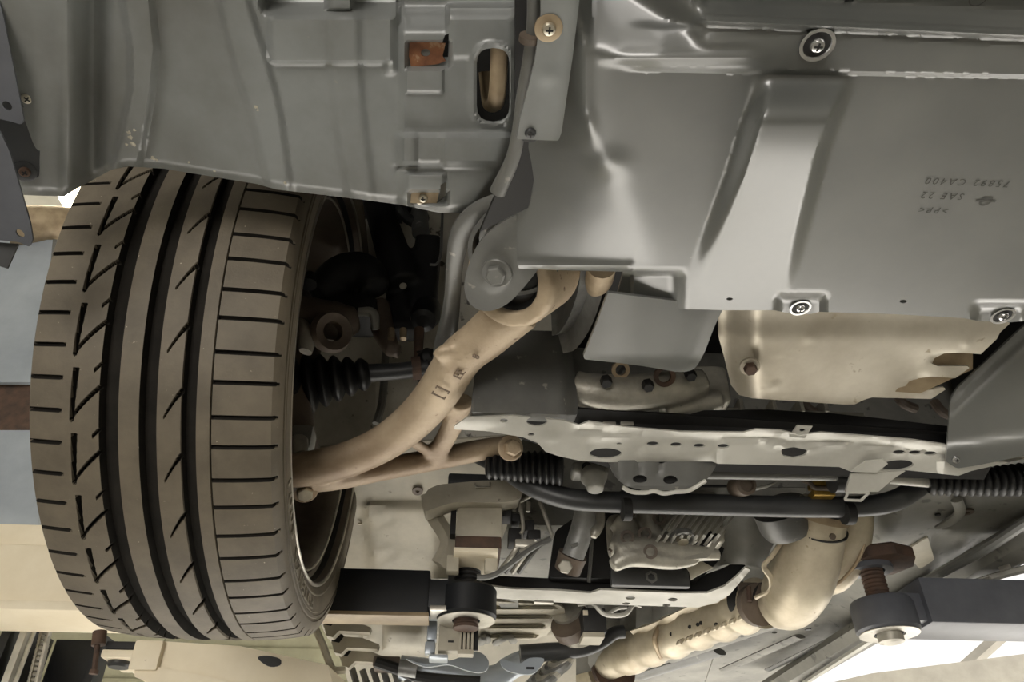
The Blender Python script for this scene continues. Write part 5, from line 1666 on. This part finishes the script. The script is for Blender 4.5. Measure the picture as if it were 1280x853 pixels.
ca = thing('lift_support', 'cream painted lift arm left of the tyre', 'lift arm', PY(40, 760, 1.42), 'lift arms')
pbox('arm_beam', -160, 680, 190, 752, 1.42, 0.12, 'cream_paint', ca, 0.005)
pbox('arm_top_flange', -160, 655, 190, 681, 1.44, 0.10, 'cream_paint', ca, 0.004)
pbox('arm_lower_flange', -160, 750, 190, 762, 1.40, 0.14, 'cream_paint', ca, 0.003)
cb = thing('lift_support', 'cream chipped lower lift arm at the bottom below the tyre', 'lift arm', PY(300, 850, 1.3), 'lift arms')
LB = vt(1.28)
sheet('arm_side', [(170, 800), (300, 808), (410, 832), (420, 870), (210, 870), (168, 845), (172, 836), (196, 833), (200, 806)], LB, 'cream_paint', cb, back=(0.02, 0.14, 0.0))
sheet('arm_lower_lip', [(168, 836), (196, 834), (260, 846), (300, 856), (300, 868), (220, 866), (168, 846)], Pl(LB.at(230, 850, 0.006), LB.n), 'cream_paint', cb, thick=0.006)
sheet('paint_chip', sm([(322, 822), (334, 820), (350, 824), (350, 832), (338, 834), (328, 829)], 3), Pl(LB.at(336, 828, 0.0008), LB.n), 'dark_plastic', cb, thick=0.0012, label='bare chipped patch')
cl = thing('arm_clevis', 'cream clevis with black slot and pin holding the lower lift arm', 'clevis', PY(155, 830, 1.27))
g = merge(pbox_geo(126, 812, 172, 822, 1.27, 0.10, 0.003), pbox_geo(164, 800, 200, 838, 1.268, 0.1, 0.004))
obj('clevis_body', *g, 'cream_paint', cl)
pbox('clevis_slot', 132, 802, 186, 812, 1.275, 0.09, 'engine_dark', cl, 0.002)
lathe('clevis_pin', [(0.018, 0), (0.018, 0.012), (0.015, 0.016), (1e-6, 0.016)], PY(152, 822, 1.30), (0, 0, -1), 'dark_plastic', cl, seg=20)
bo = thing('hanging_bolt', 'thin dark bolt hanging left of the cream clevis', 'bolt', PY(119, 842, 1.27))
tube('bolt_shank', [PY(122, 806, 1.27), PY(118, 838, 1.27)], 0.0042, 'rust_dark', bo, seg=10)
tube('bolt_sleeve', [PY(125, 790, 1.27), PY(123, 807, 1.27)], 0.0105, 'rust_dark', bo, seg=12)
lathe('bolt_head', [(0.007, 0), (0.007, 0.006), (1e-6, 0.006)], PY(118, 838, 1.27), (0, 0, -1), 'rust_dark', bo, seg=6)

post = thing('lift_post', 'black lift post channel with chain below the cream arm', 'lift post', PY(40, 853, 1.62))
pz0, pz1 = FLOOR_Z, PY(40, 770, 1.62).z
X = [PY(x, 815, 1.62).x for x in (-2, 10, 18, 30, 76, 84)]
box('post_back', ((X[1] + X[5]) / 2, 1.80, (pz0 + pz1) / 2), (X[5] - X[1], 0.02, pz1 - pz0), 'black_paint', post)
box('post_side', (X[0], 1.71, (pz0 + pz1) / 2), (X[1] - X[0], 0.18, pz1 - pz0), 'black_paint', post)
box('post_rail', (X[2], 1.64, (pz0 + pz1) / 2), (0.014, 0.03, pz1 - pz0), 'subframe_light', post)
box('post_side', (X[5], 1.77, (pz0 + pz1) / 2), (0.02, 0.05, pz1 - pz0), 'black_paint', post)
tube('post_cable', [(X[3], 1.63, pz0), (X[3], 1.63, pz1)], 0.0045, 'bare_steel', post, seg=8)
ch = thing('lift_chain', 'bright steel leaf chain inside the lift post', 'chain', PY(55, 853, 1.66))
for i in range(16):
    p = PY(62 - i * 1.6, 772 + i * 6.5, 1.66)
    V, F = merge(box_geo(p + Vector((-0.007, 0, 0)), (0.002, 0, 0), (0, 0.008, 0), (0, 0, 0.009), 0.001), box_geo(p + Vector((0.007, 0, 0)), (0.002, 0, 0), (0, 0.008, 0), (0, 0, 0.009), 0.001), tube_geo([p - Vector((0.01, 0, 0)), p + Vector((0.01, 0, 0))], 0.004, 8, 0))
    obj('chain_link', V, F, 'bare_steel', ch)
# sheet steel lift column on the left
cab = thing('lift_column', 'blue-grey sheet steel lift column behind the tyre on the left', 'lift column', PY(20, 640, 1.75))
CF = vt(1.75)
sheet('column_face', [(-200, 296), (74, 300), (50, 470), (44, 478), (-200, 478)], CF, 'sheet_grey', cab, thick=0.012, label='pale glossy sheet face')
sheet('column_edge', [(66, 299), (76, 300), (60, 420), (46, 492), (38, 478), (50, 466)], Pl(CF.at(60, 400, 0.012), (0.3, -0.95, 0)), 'subframe_paint', cab, thick=0.012)
sheet('column_recess', [(-200, 470), (40, 474), (48, 500), (46, 540), (-200, 540)], Pl(CF.at(10, 500, -0.03), CF.n), 'rust_dark', cab, thick=0.012)
sheet('column_base', [(-200, 538), (52, 538), (50, 600), (48, 662), (-200, 662)], Pl(CF.at(10, 600, -0.005), CF.n), 'sheet_grey', cab, thick=0.012)
drum = thing('cream_drum', 'tan round lift motor drum behind the liner corner', 'drum', PY(75, 300, 1.75))
tube('drum_shell', [PY(10, 284, 1.72), PY(60, 282, 1.75), PY(96, 280, 1.78)], [0.062, 0.062, 0.05], 'bronze', drum, seg=32)
for o in list(bpy.data.objects):
    if o.type == 'MESH' and len(o.data.materials) == 0:
        print('no material', o.name)
